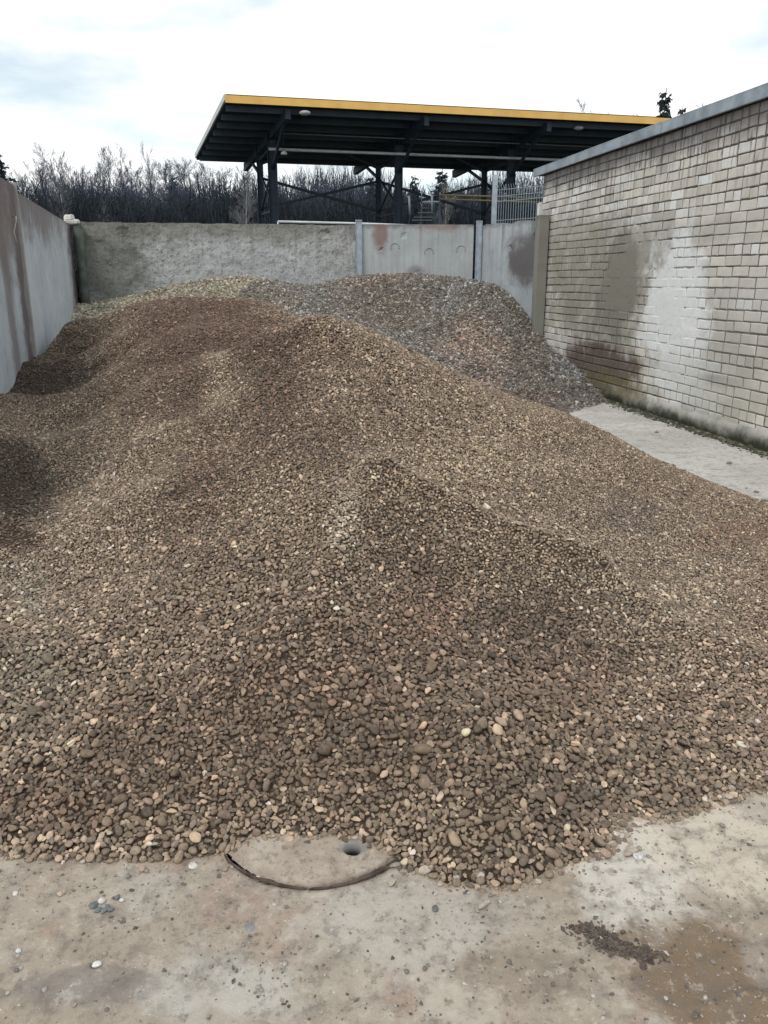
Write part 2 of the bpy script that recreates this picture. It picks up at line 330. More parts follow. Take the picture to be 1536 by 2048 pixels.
ZA = [(330,860,150,60,(.36,.31,.24),.75), (230,960,110,80,(.36,.31,.245),.75), (520,760,60,60,(.34,.29,.215),.6), (120,1090,80,60,(.35,.30,.24),.65), (520,960,120,60,(.35,.30,.225),.6), (1000,930,260,40,(.36,.305,.225),.7), (950,900,330,85,(.30,.25,.18),.7), (640,690,170,45,(.30,.25,.175),.8), (1300,1130,260,150,(.27,.23,.18),.7), (1480,1280,90,150,(.26,.20,.155),.6),
      (400,650,300,60,(.095,.055,.038),.95), (330,760,300,60,(.125,.09,.066),.7), (440,770,60,70,(.34,.29,.215),.75), (330,870,90,50,(.30,.25,.19),.6), (180,1000,120,140,(.27,.22,.175),.7), (600,900,250,60,(.16,.125,.095),.6),
      (560,1020,120,110,(.29,.24,.175),.6), (700,1020,40,90,(.36,.32,.25),.7), (380,1160,220,90,(.22,.185,.145),.5), (480,840,60,140,(.28,.24,.18),.4),
      (60,1190,70,70,(.28,.285,.25),.55), (60,1370,100,110,(.15,.155,.125),.55), (30,950,80,90,(.06,.055,.04),.92), (20,1078,85,35,(.075,.042,.03),.95),
      (60,750,130,45,(.06,.044,.034),.9), (790,1100,90,90,(.125,.095,.07),.75), (880,1230,190,110,(.13,.095,.07),.75), (1130,1280,170,90,(.085,.06,.045),.85), (830,1230,120,60,(.20,.13,.095),.6), (700,1400,170,50,(.185,.12,.09),.6), (1150,1380,110,80,(.17,.11,.08),.6),
      (1000,1430,350,110,(.135,.10,.072),.65), (600,1500,420,110,(.12,.088,.06),.7), (1260,1030,100,40,(.14,.12,.11),.8), (1470,1065,90,25,(.20,.13,.09),.8), (300,1570,320,80,(.11,.078,.052),.75), (80,1620,160,50,(.12,.075,.052),.6),
      (1080,1600,140,70,(.10,.077,.056),.75), (860,1640,140,50,(.20,.165,.12),.6), (1000,1720,150,30,(.27,.23,.175),.6), (300,1680,320,14,(.30,.26,.21),.5), (1350,1540,160,50,(.16,.13,.095),.6),       (690,1040,40,80,(.42,.38,.31),.75), (1080,1060,160,30,(.33,.28,.205),.6), (1330,1200,140,60,(.30,.26,.20),.6), (350,1420,260,90,(.13,.09,.062),.55),
(1010,1120,70,50,(.13,.105,.08),.6)]
ZB = [(900,600,250,40,(.27,.27,.265),.6), (640,600,100,40,(.25,.25,.24),.5), (770,620,60,50,(.14,.12,.10),.7), (850,650,60,40,(.18,.15,.11),.6), (950,700,70,60,(.40,.285,.22),.98), (960,760,50,40,(.30,.215,.175),.8), (850,740,120,30,(.24,.24,.24),.5),
      (1060,800,70,30,(.16,.095,.07),.75), (1150,730,60,40,(.27,.28,.29),.7), (1150,790,50,25,(.12,.105,.10),.7), (1060,640,60,50,(.17,.15,.12),.6), (740,560,100,14,(.26,.19,.15),.6),
      (480,560,110,14,(.20,.165,.13),.7), (560,600,60,25,(.30,.235,.18),.6)]

# ------------------------------------------------------------------ gravel
def packed(x0, x1, y0, y1, n, size_fn, ok_fn, cell=.003, k_st=1.0, k_ck=.80):
    W_ = int((x1-x0)/cell)+60; H_ = int((y1-y0)/cell)+60; occ = np.zeros(W_*H_, np.uint8)
    x = RNG.uniform(x0, x1, n); y = RNG.uniform(y0, y1, n); g = ok_fn(x, y); x, y = x[g], y[g]
    s = size_fn(x, y); o = np.argsort(-s); x, y, s = x[o], y[o], s[o]
    cx = ((x-x0)/cell).astype(int)+30; cy = ((y-y0)/cell).astype(int)+30; idx = cy*W_+cx
    rc = np.clip((s/2/cell), .5, 28); keep = np.zeros(len(x), bool); disc = {}; ring = {}
    for q in range(1, 60):
        r = q/2*k_st; a = np.arange(-30, 31); XX, YY = np.meshgrid(a, a); mm = XX**2+YY**2 <= r*r; disc[q] = (YY[mm]*W_+XX[mm])
        t = np.arange(6)*math.pi/3; r = q/2*k_ck; ring[q] = np.concatenate([[0], np.round(np.sin(t)*r).astype(int)*W_+np.round(np.cos(t)*r).astype(int)])
    qs = np.clip(np.round(rc*2).astype(int), 1, 59).tolist(); il = idx.tolist()
    for k in range(len(il)):
        i = il[k]
        if occ[i]: continue
        q = qs[k]
        if occ[i+ring[q]].any(): continue
        occ[i+disc[q]] = 1; keep[k] = True
    return x[keep], y[keep], s[keep]
def eulers(N, tilt):
    n = len(N); yaw = RNG.uniform(0, 2*math.pi, n); N = N+RNG.normal(0, tilt, (n, 3)); N /= np.linalg.norm(N, axis=1, keepdims=True)
    a = np.stack([np.cos(yaw), np.sin(yaw), np.zeros(n)], 1); a -= N*(a*N).sum(1, keepdims=True); a /= np.linalg.norm(a, axis=1, keepdims=True); b = np.cross(N, a)
    R = np.stack([a, b, N], 2)
    return np.stack([np.arctan2(R[:, 2, 1], R[:, 2, 2]), np.arcsin(np.clip(-R[:, 2, 0], -1, 1)), np.arctan2(R[:, 1, 0], R[:, 0, 0])], 1)
def pebble_mat(name, src, rough=.72):
    m = NT(name, rough, .35)
    if src == 'inst':
        a = m.n.new('ShaderNodeAttribute'); a.attribute_type = 'INSTANCER'; a.attribute_name = 'stone_colour'; col = a.outputs['Color']
    else:
        a = m.n.new('ShaderNodeObjectInfo'); col = a.outputs['Color']
    t = m.n.new('ShaderNodeTexCoord').outputs['Object']
    n = m.noise(2.4, 5, .65, t); c = m.mix(m.map(n, .3, .7), m.mix(.28, col, (.08, .055, .04)), m.mix(.10, col, (.8, .74, .64)))
    n2 = m.noise(40, 4, .7); c = m.mix(m.math('MULTIPLY', m.map(n2, .45, .7), .35), c, (.12, .09, .065))
    m.bump(m.noise(6, 5, .7, t), .25, .0015); m.lk(m.map(n2, .3, .7, rough-.12, rough+.18), m.p.inputs['Roughness'])
    return m.base(c)
M_peb = pebble_mat('pebble_surface', 'inst'); M_pebo = pebble_mat('single_pebble_surface', 'obj')
def gravel_tree(name, mat, angular):
    ng = bpy.data.node_groups.new(name, 'GeometryNodeTree')
    ng.interface.new_socket('Geometry', in_out='INPUT', socket_type='NodeSocketGeometry'); ng.interface.new_socket('Geometry', in_out='OUTPUT', socket_type='NodeSocketGeometry')
    N = ng.nodes.new; L = ng.links.new; gi = N('NodeGroupInput'); go = N('NodeGroupOutput'); g2i = N('GeometryNodeGeometryToInstance')
    for v in range(10):
        ico = N('GeometryNodeMeshIcoSphere'); ico.inputs['Radius'].default_value = .5; ico.inputs['Subdivisions'].default_value = 2 if angular else 3
        ps = N('GeometryNodeInputPosition'); ad = N('ShaderNodeVectorMath'); ad.operation = 'ADD'; ad.inputs[1].default_value = (v*7.3, v*3.1, v*5.7); L(ps.outputs[0], ad.inputs[0])
        no = N('ShaderNodeTexNoise'); no.inputs['Scale'].default_value = 1.5 if angular else 1.15; no.inputs['Detail'].default_value = 1.5 if angular else 1; L(ad.outputs[0], no.inputs['Vector'])
        sb = N('ShaderNodeVectorMath'); sb.operation = 'SUBTRACT'; sb.inputs[1].default_value = (.5,)*3; L(no.outputs['Color'], sb.inputs[0])
        sc = N('ShaderNodeVectorMath'); sc.operation = 'SCALE'; sc.inputs['Scale'].default_value = 1.7 if angular else 1.05; L(sb.outputs[0], sc.inputs[0])
        sp = N('GeometryNodeSetPosition'); L(ico.outputs[0], sp.inputs[0]); L(sc.outputs[0], sp.inputs['Offset'])
        sm = N('GeometryNodeSetShadeSmooth'); sm.inputs['Shade Smooth'].default_value = not angular; L(sp.outputs[0], sm.inputs[0])
        ma = N('GeometryNodeSetMaterial'); ma.inputs['Material'].default_value = mat; L(sm.outputs[0], ma.inputs[0]); L(ma.outputs[0], g2i.inputs[0])
    ip = N('GeometryNodeInstanceOnPoints'); L(gi.outputs[0], ip.inputs['Points']); L(g2i.outputs[0], ip.inputs['Instance']); ip.inputs['Pick Instance'].default_value = True
    def at(nm, ty, sock):
        a = N('GeometryNodeInputNamedAttribute'); a.data_type = ty; a.inputs['Name'].default_value = nm; L(a.outputs['Attribute'], sock)
    at('vid', 'INT', ip.inputs['Instance Index']); at('rot', 'FLOAT_VECTOR', ip.inputs['Rotation']); at('scl', 'FLOAT_VECTOR', ip.inputs['Scale'])
    L(ip.outputs[0], go.inputs[0]); return ng
NG_round = gravel_tree('rounded_gravel', M_peb, False); NG_ang = gravel_tree('crushed_gravel', M_peb, True)
def gravel(name, P, rot, scl, col, ng, parent):
    me = bpy.data.meshes.new(name); n = len(P); me.vertices.add(n); me.vertices.foreach_set('co', P.astype(np.float32).ravel())
    for nm, ty, arr, key in (('rot', 'FLOAT_VECTOR', rot, 'vector'), ('scl', 'FLOAT_VECTOR', scl, 'vector'), ('stone_colour', 'FLOAT_COLOR', np.concatenate([col, np.ones((n, 1))], 1), 'color')):
        a = me.attributes.new(nm, ty, 'POINT'); a.data.foreach_set(key, arr.astype(np.float32).ravel())
    a = me.attributes.new('vid', 'INT', 'POINT'); a.data.foreach_set('value', RNG.integers(0, 10, n).astype(np.int32))
    me.materials.append(M_peb); o = obj(name, me, parent); md = o.modifiers.new('stones', 'NODES'); md.node_group = ng; o['kind'] = 'stuff'; return o
def stone_scale(s, flat=.70):
    n = len(s); return np.stack([s*RNG.uniform(1.0, 1.45, n), s*RNG.uniform(.8, 1.05, n), s*RNG.uniform(flat-.12, flat+.2, n)], 1)
def vary(col, pale=.13, pv=2.0, sd=.38):
    n = len(col); k = np.exp(RNG.normal(0, sd, n))[:, None]; c = col*k*(1+RNG.normal(0, .022, (n, 3)))
    r = RNG.random(n); c[r < pale] = c[r < pale]*pv+.05; c[r > .93] *= .6; g = (r > .85) & (r < .87); c[g] = c[g].mean(1, keepdims=True)*np.array([1.13, 1., .84])
    return np.clip(c, .02, .72)

def core_mat(name, a, b, sc=40):
    m = NT(name, .95, .1); n = m.noise(sc, 5, .7); c = m.mix(m.map(n, .35, .65), a, b); m.bump(n, .8, .008); return m.base(c)
# --- brown river-pebble pile
pileA = empty('gravel_pile', (0, 5, 0), 'large brown pile of rounded river pebbles filling the front of the bay', 'gravel pile')
core = heap_mesh(FA, lambda X, Y, Z: (Z > .007) & (X > lwx(Y)-.12), core_mat('wet_sand_core', (.035, .025, .018), (.09, .065, .046)), 'sand_core')
obj('sand_core', core, pileA)
def projpx(P):
    x = P[:, 0]; y = P[:, 1]; z = P[:, 2]-H; dep = y*CP-z*SP; up = y*SP+z*CP; return 768+F*x/dep, 1024-F*up/dep, dep
def sizeA(x, y):
    z = FA.z(x, y); n = len(x); d = np.hypot(x, y)
    toe = smooth(.75, .1, z)*smooth(4.2, 2.6, d)
    fine = smooth(.1, 1.1, x+.25*(z-.5)-.12*(y-3))*smooth(2.6, 3.6, y+.35*x)          # right flank is finer grit
    mean = .0087+.0019*toe-.0012*fine+.0015*fbm(x, y, 1.7, 3, 55)+.0006*np.maximum(y-4, 0)
    s = mean*np.exp(RNG.normal(0, .24+.04*toe, n)); r = RNG.random(n); s = np.where(r < .0012+.0022*toe, s*RNG.uniform(1.5, 2.3, n), s)
    return np.clip(s, .0055, .038)
okA = lambda x, y: (FA.z(x, y) > -.010) & (x > lwx(y)+.01) & ~((y > 7.2) & (FA.z(x, y) < FB.z(x, y)-.04)) & (np.hypot(x, y) > 1.3)
def okA1(x, y):
    px, py, dp = projpx(np.stack([x, y, FA.z(x, y)], 1)); return free(x, y) & okA(x, y) & (px > -300) & (px < 2700)
hol = G(705, 1700)
soil_z = [zone_axes(FA, z) for z in ((30, 930, 70, 110), (15, 1075, 80, 40), (50, 755, 130, 50))]
def free(x, y):
    k = (np.hypot(x-hol[0], y-hol[1]+.01) > .05); n_ = .5*fbm(x, y, 4, 4, 66)
    for c_, Mi in soil_z:
        q_ = np.stack([x-c_[0], y-c_[1]], 1)@Mi.T; k &= ~(RNG.random(len(x)) < .8*smooth(1.2, .5, np.hypot(q_[:, 0], q_[:, 1])+n_))
    return k
xa, ya, sa = packed(-3.6, 3.0, 1.5, 10.9, 1900000, sizeA, okA1, .0018)
PA = np.stack([xa, ya, FA.z(xa, ya)], 1); NA = FA.nrm(xa, ya); RA = eulers(NA, .28); SA = stone_scale(sa)
CA = vary(colorize(FA, xa, ya, (.235, .190, .145), ZA, 91))
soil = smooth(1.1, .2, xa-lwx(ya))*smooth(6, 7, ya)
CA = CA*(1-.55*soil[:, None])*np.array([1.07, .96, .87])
PA = PA+NA*(sa*RNG.uniform(-.02, .50, len(sa)))[:, None]
# stones big enough to pick out one by one become objects of their own
pxA, pyA, dpA = projpx(PA); vis = (pxA > 0) & (pxA < 1536) & (pyA < 2048)
score = np.where(vis, SA[:, 0]*SA[:, 1]/dpA**2, 0); top = np.argsort(-score)[:300]; rest = np.setdiff1d(np.arange(len(xa)), top)
# lower layer that fills the gaps, coloured darker as shade between the stones
nl = 110000; xl = RNG.uniform(-3.6, 3.0, nl); yl = 1.6+RNG.random(nl)**1.5*9.2; g = okA1(xl, yl); xl, yl = xl[g], yl[g]
s2 = sizeA(xl, yl)*.75; Nl = FA.nrm(xl, yl); Pl = np.stack([xl, yl, FA.z(xl, yl)], 1)-Nl*(s2*.28)[:, None]
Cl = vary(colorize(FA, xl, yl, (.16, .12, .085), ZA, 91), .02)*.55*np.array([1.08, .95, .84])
# thin scatter rolled out beyond the foot
ne = 60000; xe = RNG.uniform(-1.7, 3.1, ne); ye = RNG.uniform(1.3, 9.0, ne); ze = FA.z(xe, ye)
g = (ze < 0) & (ze > -.09) & (RNG.random(ne) < np.exp(ze/.016)*.5) & (np.hypot(xe+.187, ye-1.98) > .2) & (np.hypot(xe-hol[0], ye-hol[1]) > .06); xe, ye = xe[g], ye[g]
s3 = np.clip(.0095*np.exp(RNG.normal(0, .45, len(xe))), .005, .035); Pe = np.stack([xe, ye, ground_h(xe, ye)+s3*.25], 1); Ne = np.tile([0, 0, 1.], (len(xe), 1))
Ce = vary(np.tile([.40, .34, .27], (len(xe), 1)), .15, 1.3)
gravel('gravel', np.concatenate([PA[rest], Pl, Pe]), np.concatenate([RA[rest], eulers(Nl, .35), eulers(Ne, .15)]),
       np.concatenate([SA[rest], stone_scale(s2), stone_scale(s3)]), np.concatenate([CA[rest], Cl, Ce]), NG_round, pileA)
def pebble_mesh(seed, name='pebble', mat=None, ang=.42, sub=3):
    bm = bmesh.new(); bmesh.ops.create_icosphere(bm, subdivisions=sub, radius=.5)
    for v in bm.verts:
        n = mnoise.noise_vector(v.co*1.25+Vector((seed*7.1, seed*3.3, 1))); v.co = v.co+n*ang*.5
        v.co += v.co.normalized()*mnoise.noise(v.co*5+Vector((seed, 0, 0)))*.02
    me = bpy.data.meshes.new(name); bm.to_mesh(me); bm.free(); me.materials.append(mat or M_pebo); me.polygons.foreach_set('use_smooth', [True]*len(me.polygons)); return me
pebs = [pebble_mesh(i, sub=2 if i > 3 else 3) for i in range(10)]
for q, k in enumerate(top):
    o = bpy.data.objects.new('pebble', pebs[q % 10]); link(o, pileA); o.location = Vector(PA[k])-pileA.location+Vector(NA[k]*sa[k]*.10); o.rotation_euler = RA[k]; o.scale = SA[k]; o.color = (*CA[k], 1)
# --- grey pile along the back wall and pale heap in the rear left corner
def splitx(y): return -2.25+.12*(y-12)
pileB = empty('gravel_pile', (.5, 12, 0), 'grey crushed gravel pile with brown soil streaks heaped against the back wall', 'gravel pile')
pileC = empty('gravel_pile', (-3.6, 12.3, 0), 'low pale beige gravel heap in the rear left corner of the walls', 'gravel pile')
inB = lambda X, Y: (Y < 14.12-.0*X) & (X > lwx(Y)-.0) & ((X-BC[0])*BN[0]+(Y-BC[1])*BN[1] > -.02)
def front_panel(X, Y):
    d = unit(PEND-PST); n = np.array([d[1], -d[0]]); return (X-PST[0])*n[0]+(Y-PST[1])*n[1] > -.03      # yard side of the angled slab
inB2 = lambda X, Y: inB(X, Y) & (front_panel(X, Y) | (X < 1.5) | (Y < 12.7))
obj('stone_core', heap_mesh(FB, lambda X, Y, Z: (Z > -.02) & inB2(X, Y) & (X > splitx(Y)), core_mat('grey_grit_core', (.08, .07, .06), (.17, .155, .14)), 'stone_core'), pileB)
obj('stone_core', heap_mesh(FB, lambda X, Y, Z: (Z > -.02) & inB2(X, Y) & (X < splitx(Y)+.05), core_mat('pale_grit_core', (.20, .175, .13), (.30, .265, .20)), 'stone_core'), pileC)
okB = lambda x, y: (FB.z(x, y) > -.01) & inB2(x, y) & (FB.z(x, y) > FA.z(x, y)-.06)
xb, yb, sb_ = packed(-4.9, 3.2, 8.7, 14.3, 700000, lambda x, y: np.clip(.0175*np.exp(RNG.normal(0, .3, len(x))), .010, .05), okB, .003)
jb = xb > splitx(yb)+.35*fbm(xb, yb, 2, 3, 12)
colB = colorize(FB, xb, yb, (.225, .203, .175), ZB, 17); colB = np.where(jb[:, None], colB, colorize(FB, xb, yb, (.40, .355, .265), [(360,580,100,14,(.24,.20,.15),.6),(300,590,40,8,(.20,.17,.12),.7)], 18))
cb = vary(colB, .17, 1.9, .42); cb[jb & (RNG.random(len(xb)) < .25)] *= np.array([.55, .57, .6])
Pb = np.stack([xb, yb, FB.z(xb, yb)+sb_*RNG.uniform(-.1, .35, len(xb))], 1); Rb = eulers(FB.nrm(xb, yb), .6); Sb = stone_scale(sb_, .7)
gravel('gravel', Pb[jb], Rb[jb], Sb[jb], cb[jb], NG_ang, pileB); gravel('gravel', Pb[~jb], Rb[~jb], Sb[~jb], cb[~jb], NG_ang, pileC)

# ================================================================== CONCRETE SLAB WALLS
def slab(P0, P1, h0, h1, th, nrm, mat, name, parent, res=.045, amp=.004, chip=.012, z0=-.1, seed=0, holes=()):
    """cast slab; front face on the P0-P1 line, thickness behind it, uneven face and chipped top edge"""
    P0 = np.array(P0, float); P1 = np.array(P1, float); Ln = np.linalg.norm(P1-P0); nu = int(Ln/res)+1; nv = int((max(h0, h1)-z0)/res)+1
    u = np.linspace(0, 1, nu+1); v = np.linspace(0, 1, nv+1); U, Vv = np.meshgrid(u, v)
    top = h0+(h1-h0)*u-chip*np.maximum(0, fbm(u*Ln, u*0+seed, 3.5, 4, seed+3)*2)
    Z = z0+(top[None]-z0)*Vv; X = P0[0]+(P1[0]-P0[0])*U; Y = P0[1]+(P1[1]-P0[1])*U
    disp = amp*fbm(U*Ln, Z, 6, 4, seed+5)-.010*(Vv > .995)*np.abs(fbm(U*Ln, Z, 8, 2, seed+9))
    for (hu, hz, r, dep) in holes:
        disp = disp-dep*smooth(r, r*.6, np.hypot(U*Ln-hu, Z-hz)+.3*r*fbm(U*Ln, Z, 20, 2, 4))
    Vf = np.stack([X+nrm[0]*disp, Y+nrm[1]*disp, Z], -1).reshape(-1, 3); Vb = np.stack([X-nrm[0]*th, Y-nrm[1]*th, Z], -1).reshape(-1, 3)
    n = len(Vf); w_ = nu+1; F_ = []
    for j in range(nv):
        for i in range(nu):
            a = j*w_+i; F_.append([a, a+1, a+w_+1, a+w_])
    for i in range(nu): a = nv*w_+i; F_.append([a, a+1, n+a+1, n+a]); F_.append([n+i, n+i+1, i+1, i])
    for j in range(nv): a = j*w_; F_.append([a, a+w_, n+a+w_, n+a]); a = j*w_+nu; F_.append([a+w_, a, n+a, n+a+w_])
    b = (nv)*w_; F_.append([n, n+nu, n+b+nu, n+b][::-1])
    me = mesh(name, np.concatenate([Vf, Vb]), F_, mat, False); return obj(name, me, parent)
def concrete(name, P, D, base=(.40, .41, .41), dark=(.22, .215, .20), top_z=2.37, stains=(), rough_face=False, streak=(.20, .16, .145), seed=0., sk=.8):
    m = NT(name, .9, .2); S = m.sep(); u = m.math('SUBTRACT', m.dot(m.pos, (D[0], D[1], 0)), float(P[0]*D[0]+P[1]*D[1])); z = S[2]
    uv = m.comb(u, z, seed); n1 = m.noise(1.3, 6, .6, uv); c = m.mix(m.map(n1, .3, .7), base, tuple(q*.82 for q in base))
    c = m.mix(m.math('MULTIPLY', m.map(m.noise(7, 6, .7, uv), .5, .75), .5), c, dark)
    st = m.noise(5, 5, .65, m.comb(m.math('MULTIPLY', u, 1.6), m.math('MULTIPLY', z, .10), seed+2))     # rain streaks running down from the top edge
    hgt = m.map(z, top_z-1.3, top_z, 0, 1); c = m.mix(m.math('MULTIPLY', m.math('MULTIPLY', m.map(st, .48, .68), hgt), sk), c, streak)
    fs = m.noise(11, 4, .6, m.comb(m.math('MULTIPLY', u, 2.), m.math('MULTIPLY', z, .06), seed+5)); c = m.mix(m.math('MULTIPLY', m.map(fs, .50, .66), .35), c, dark); edge = m.map(m.math('ADD', z, m.math('MULTIPLY', m.noise(9, 4, .6, uv), .16)), top_z-.02, top_z+.09); c = m.mix(m.math('MULTIPLY', edge, .7), c, (.10, .095, .09))
    for i, (cu, cz, ru, rz, col, f) in enumerate(stains):
        c = m.mix(m.math('MULTIPLY', m.patch(u, z, (cu, cz), (ru, rz), .9, .5, 3, i+seed), f), c, col)
    vor = m.voro(28, uv)
    if rough_face:
        agg = m.noise(17, 6, .78, uv); gap = m.noise(42, 4, .7, uv)
        c = m.mix(m.math('MULTIPLY', m.map(agg, .50, .64), .8), c, (.12, .12, .115)); c = m.mix(m.map(gap, .60, .70), c, (.60, .61, .61))
        b = m.bump(agg, 1., .03); b = m.bump(gap, .8, .01, b)
    else:
        pit = m.map(vor, .06, .16); spots = m.map(m.noise(3, 3, .5, uv), .47, .55); f = m.math('MULTIPLY', m.math('SUBTRACT', 1., pit), spots)
        c = m.mix(f, c, (.12, .115, .11)); b = m.bump(m.noise(40, 5, .7, uv), .4, .006)
    return m.base(c)
R_ = unit  # shorthand
wallL = empty('concrete_wall', (float(LC[0]+LD[0]*3), float(LC[1]+LD[1]*3), 0), 'tall weathered concrete slab wall with rust stained joints along the left edge', 'wall')
cj = 5.13   # joint between the two left slabs, metres from the corner
mL = concrete('stained_cast_concrete', LC, LD, (.52, .57, .60), (.30, .32, .34), 2.36, [(.1, 1.6, .5, 1.6, (.12, .082, .08), .92), (cj+.18, 1.4, .22, 2.2, (.12, .09, .088), .92), (cj+1.0, 1.6, .18, 2.2, (.16, .13, .125), .7), (cj+.9, 2.2, .5, .8, (.20, .165, .15), .8), (cj-1.2, 2.35, 3., .35, (.17, .14, .135), .8), (cj-.55, .9, .35, .8, (.60, .63, .64), .5)], seed=1., streak=(.23, .19, .18))
pL = lambda u: LC+LD*u
slab(pL(.0), pL(cj-.015), 2.33, 2.34, .17, LN, mL, 'panel', wallL, seed=1)['label'] = 'pale blue grey slab streaked brown at its top'
slab(pL(cj+.02), pL(10.4), 2.39, 2.37, .17, LN, mL, 'panel', wallL, seed=9)['label'] = 'nearer slab with brown vertical stains'
mb = MB(); q = pL(cj+.003)+LN*.006; mb.box((*q, 1.16), (.05, .05, 2.50), (LD[0], LD[1], 0)); mb.build('mortar_joint', simple('pale_mortar', (.34, .33, .32), .9, bump=.004), wallL, bevel=.008)
# rusty lifting loop and twisted wire on near panel
a = pL(cj+.42)+LN*.02; mb = MB()
mb.tube([(a[0], a[1], 2.07), (a[0]+.05, a[1]-.03, 2.06), (a[0]+.055, a[1]-.06, 2.02), (a[0]+.02, a[1]-.05, 1.93), (a[0]+.04, a[1]-.06, 1.82)], .007, 6)
mb.build('wire_loop', simple('bleached_wire', (.45, .42, .38), .8), wallL, True)
# block on corner
corner = empty('concrete_block', (-4.93, 13.42, 2.33), 'small white broken concrete block sitting on the left wall corner', 'block')
bm = bmesh.new(); 
for (sx, sy, sz, ox, oz) in ((.23, .15, .07, 0, .035), (.13, .12, .08, -.03, .105)):
    r = bmesh.ops.create_cube(bm, size=1); bmesh.ops.scale(bm, vec=(sx, sy, sz), verts=r['verts']); bmesh.ops.translate(bm, vec=(ox, 0, oz), verts=r['verts'])
bmesh.ops.bevel(bm, geom=bm.edges[:], offset=.012, segments=2, affect='EDGES')
bmesh.ops.subdivide_edges(bm, edges=bm.edges[:], cuts=1)
for v in bm.verts: v.co += mnoise.noise_vector(v.co*16)*.022
me = bpy.data.meshes.new('chunk'); bm.to_mesh(me); bm.free(); me.materials.append(simple('whitish_concrete', (.62, .61, .58), .9, bump=.004)); o = obj('chunk', me, corner, corner.location)
bpy.context.view_layer.update()
# back wall
P1 = np.array([-.42, 14.16]); P2 = np.array([1.56, 14.2]); P3 = PEND
wallB = empty('concrete_wall', (-1.5, 14.2, 0), 'low concrete slab wall with steel posts across the back of the bay', 'wall')
D1 = unit(P1-LC); N1 = np.array([D1[1], -D1[0]]); D2 = unit(P2-P1); N2 = np.array([D2[1], -D2[0]]); D3 = unit(P3-PST); N3 = np.array([D3[1], -D3[0]])
def top_at(px, py, Pq, Dq): return on_line(px, py, Pq, Dq)
uA, zA = top_at(160, 443, LC, D1); uB, zB = top_at(715, 450, LC, D1)
mR = concrete('exposed_aggregate_concrete', LC, D1, (.57, .58, .575), (.33, .33, .315), (zA+zB)/2, [(.4, 1.7, .7, 1.2, (.15, .165, .135), .8), (on_line(245, 465, LC, D1)[0], on_line(245, 465, LC, D1)[1], .09, .07, (.05, .045, .04), .95), (2.2, 2.3, 3, .18, (.22, .21, .18), .7), (2.6, 1.7, .8, .3, (.46, .48, .50), .4)], True, (.27, .245, .225), 3.)
slab(LC+D1*.12, P1-D1*.06, zA, zB, .16, N1, mR, 'panel', wallB, .03, .03, .02, seed=21, holes=[(on_line(245, 462, LC, D1)[0]-.12, on_line(245, 462, LC, D1)[1], .1, .03), (on_line(648, 470, LC, D1)[0]-.12, on_line(648, 468, LC, D1)[1], .09, .035)])['label'] = 'rough slab with exposed pebble face'
zC = top_at(840, 449, P1, D2)[1]
def up2(px, py): return on_line(px, py, P1, D2)
mS = concrete('smooth_cast_concrete', P1, D2, (.46, .49, .50), (.32, .33, .33), zC, [(up2(762, 470)[0], up2(762, 460)[1], .10, .30, (.22, .125, .115), .8), (up2(880, 460)[0], zC, .35, .12, (.25, .18, .16), .6), (up2(828, 545)[0], up2(828, 543)[1], .12, .07, (.22, .21, .2), .7)], False, (.27, .19, .17), 6., .6)
slab(P1+D2*.055, P2-D2*.055, zC+.005, zC, .16, N2, mS, 'panel', wallB, .04, .003, .01, seed=31, holes=[(up2(762, 500)[0]-.055, up2(762, 500)[1], .028, .03), (up2(807, 470)[0]-.055, up2(807, 470)[1], .05, .02), (up2(828, 545)[0], up2(828, 545)[1], .06, .01)])['label'] = 'smooth pale slab with round lifting sockets'
# lifting socket rims on smooth slabs
sock = simple('socket_rim', (.30, .30, .29), .9)
for px, py in ((790, 495), (858, 505), (922, 500)):
    u_, z_ = up2(px, py); c0 = P1+D2*u_+N2*.004; mb = MB()
    arc = [(c0[0]+D2[0]*.075*math.cos(t), c0[1]+D2[1]*.075*math.cos(t), z_+.07*math.sin(t)) for t in np.linspace(-.3, math.pi+.5, 12)]
    mb.tube(arc, .0055, 5); mb.build('lifting_socket', sock, wallB, True)
def up3(px, py): return on_line(px, py, PST, D3)
z3a, z3b = up3(985, 447)[1], up3(1080, 437)[1]
mT = concrete('sooty_cast_concrete', PST, D3, (.44, .475, .50), (.28, .29, .30), (z3a+z3b)/2, [(up3(1050, 520)[0], up3(1050, 520)[1], .42, .33, (.11, .095, .095), .9), (up3(1075, 470)[0], up3(1075, 470)[1], .22, .4, (.14, .14, .14), .75), (up3(1080, 580)[0], up3(1080, 620)[1], .12, .5, (.58, .62, .62), .6)], False, (.24, .2, .19), 8.)
slab(PST+D3*.03, P3, z3a, z3b, .16, N3, mT, 'panel', wallB, .035, .006, .035, seed=41, holes=[(up3(1072, 475)[0], up3(1072, 475)[1], .13, .035), (up3(1078, 500)[0], up3(1078, 505)[1], .10, .03), (up3(1083, 560)[0], 1.5, .06, .03), (up3(1018, 495)[0], up3(1018, 495)[1], .05, .03)])['label'] = 'angled slab with soot stains and broken upper corner'
galv = simple('galvanised_steel', (.40, .45, .50), .45, .55, .15, 9)
for (P, zt, nm, wd) in ((P1, 2.43, 'post', .105), (P2+np.array([.03, -.01]), 2.42, 'post', .095)):
    mb = MB(); c0 = P+np.array([0, -.03]); x0, y0 = c0
    for dx in (-wd/2+.006, wd/2-.006): mb.box((x0+dx, y0, 1.15), (.012, wd, 2.5+.05))
    mb.box((x0, y0-.02, 1.15), (wd-.024, .010, 2.545)); mb.box((x0, y0, zt+.004), (wd+.006, wd+.004, .012)); o = mb.build(nm, galv, wallB, bevel=.002)
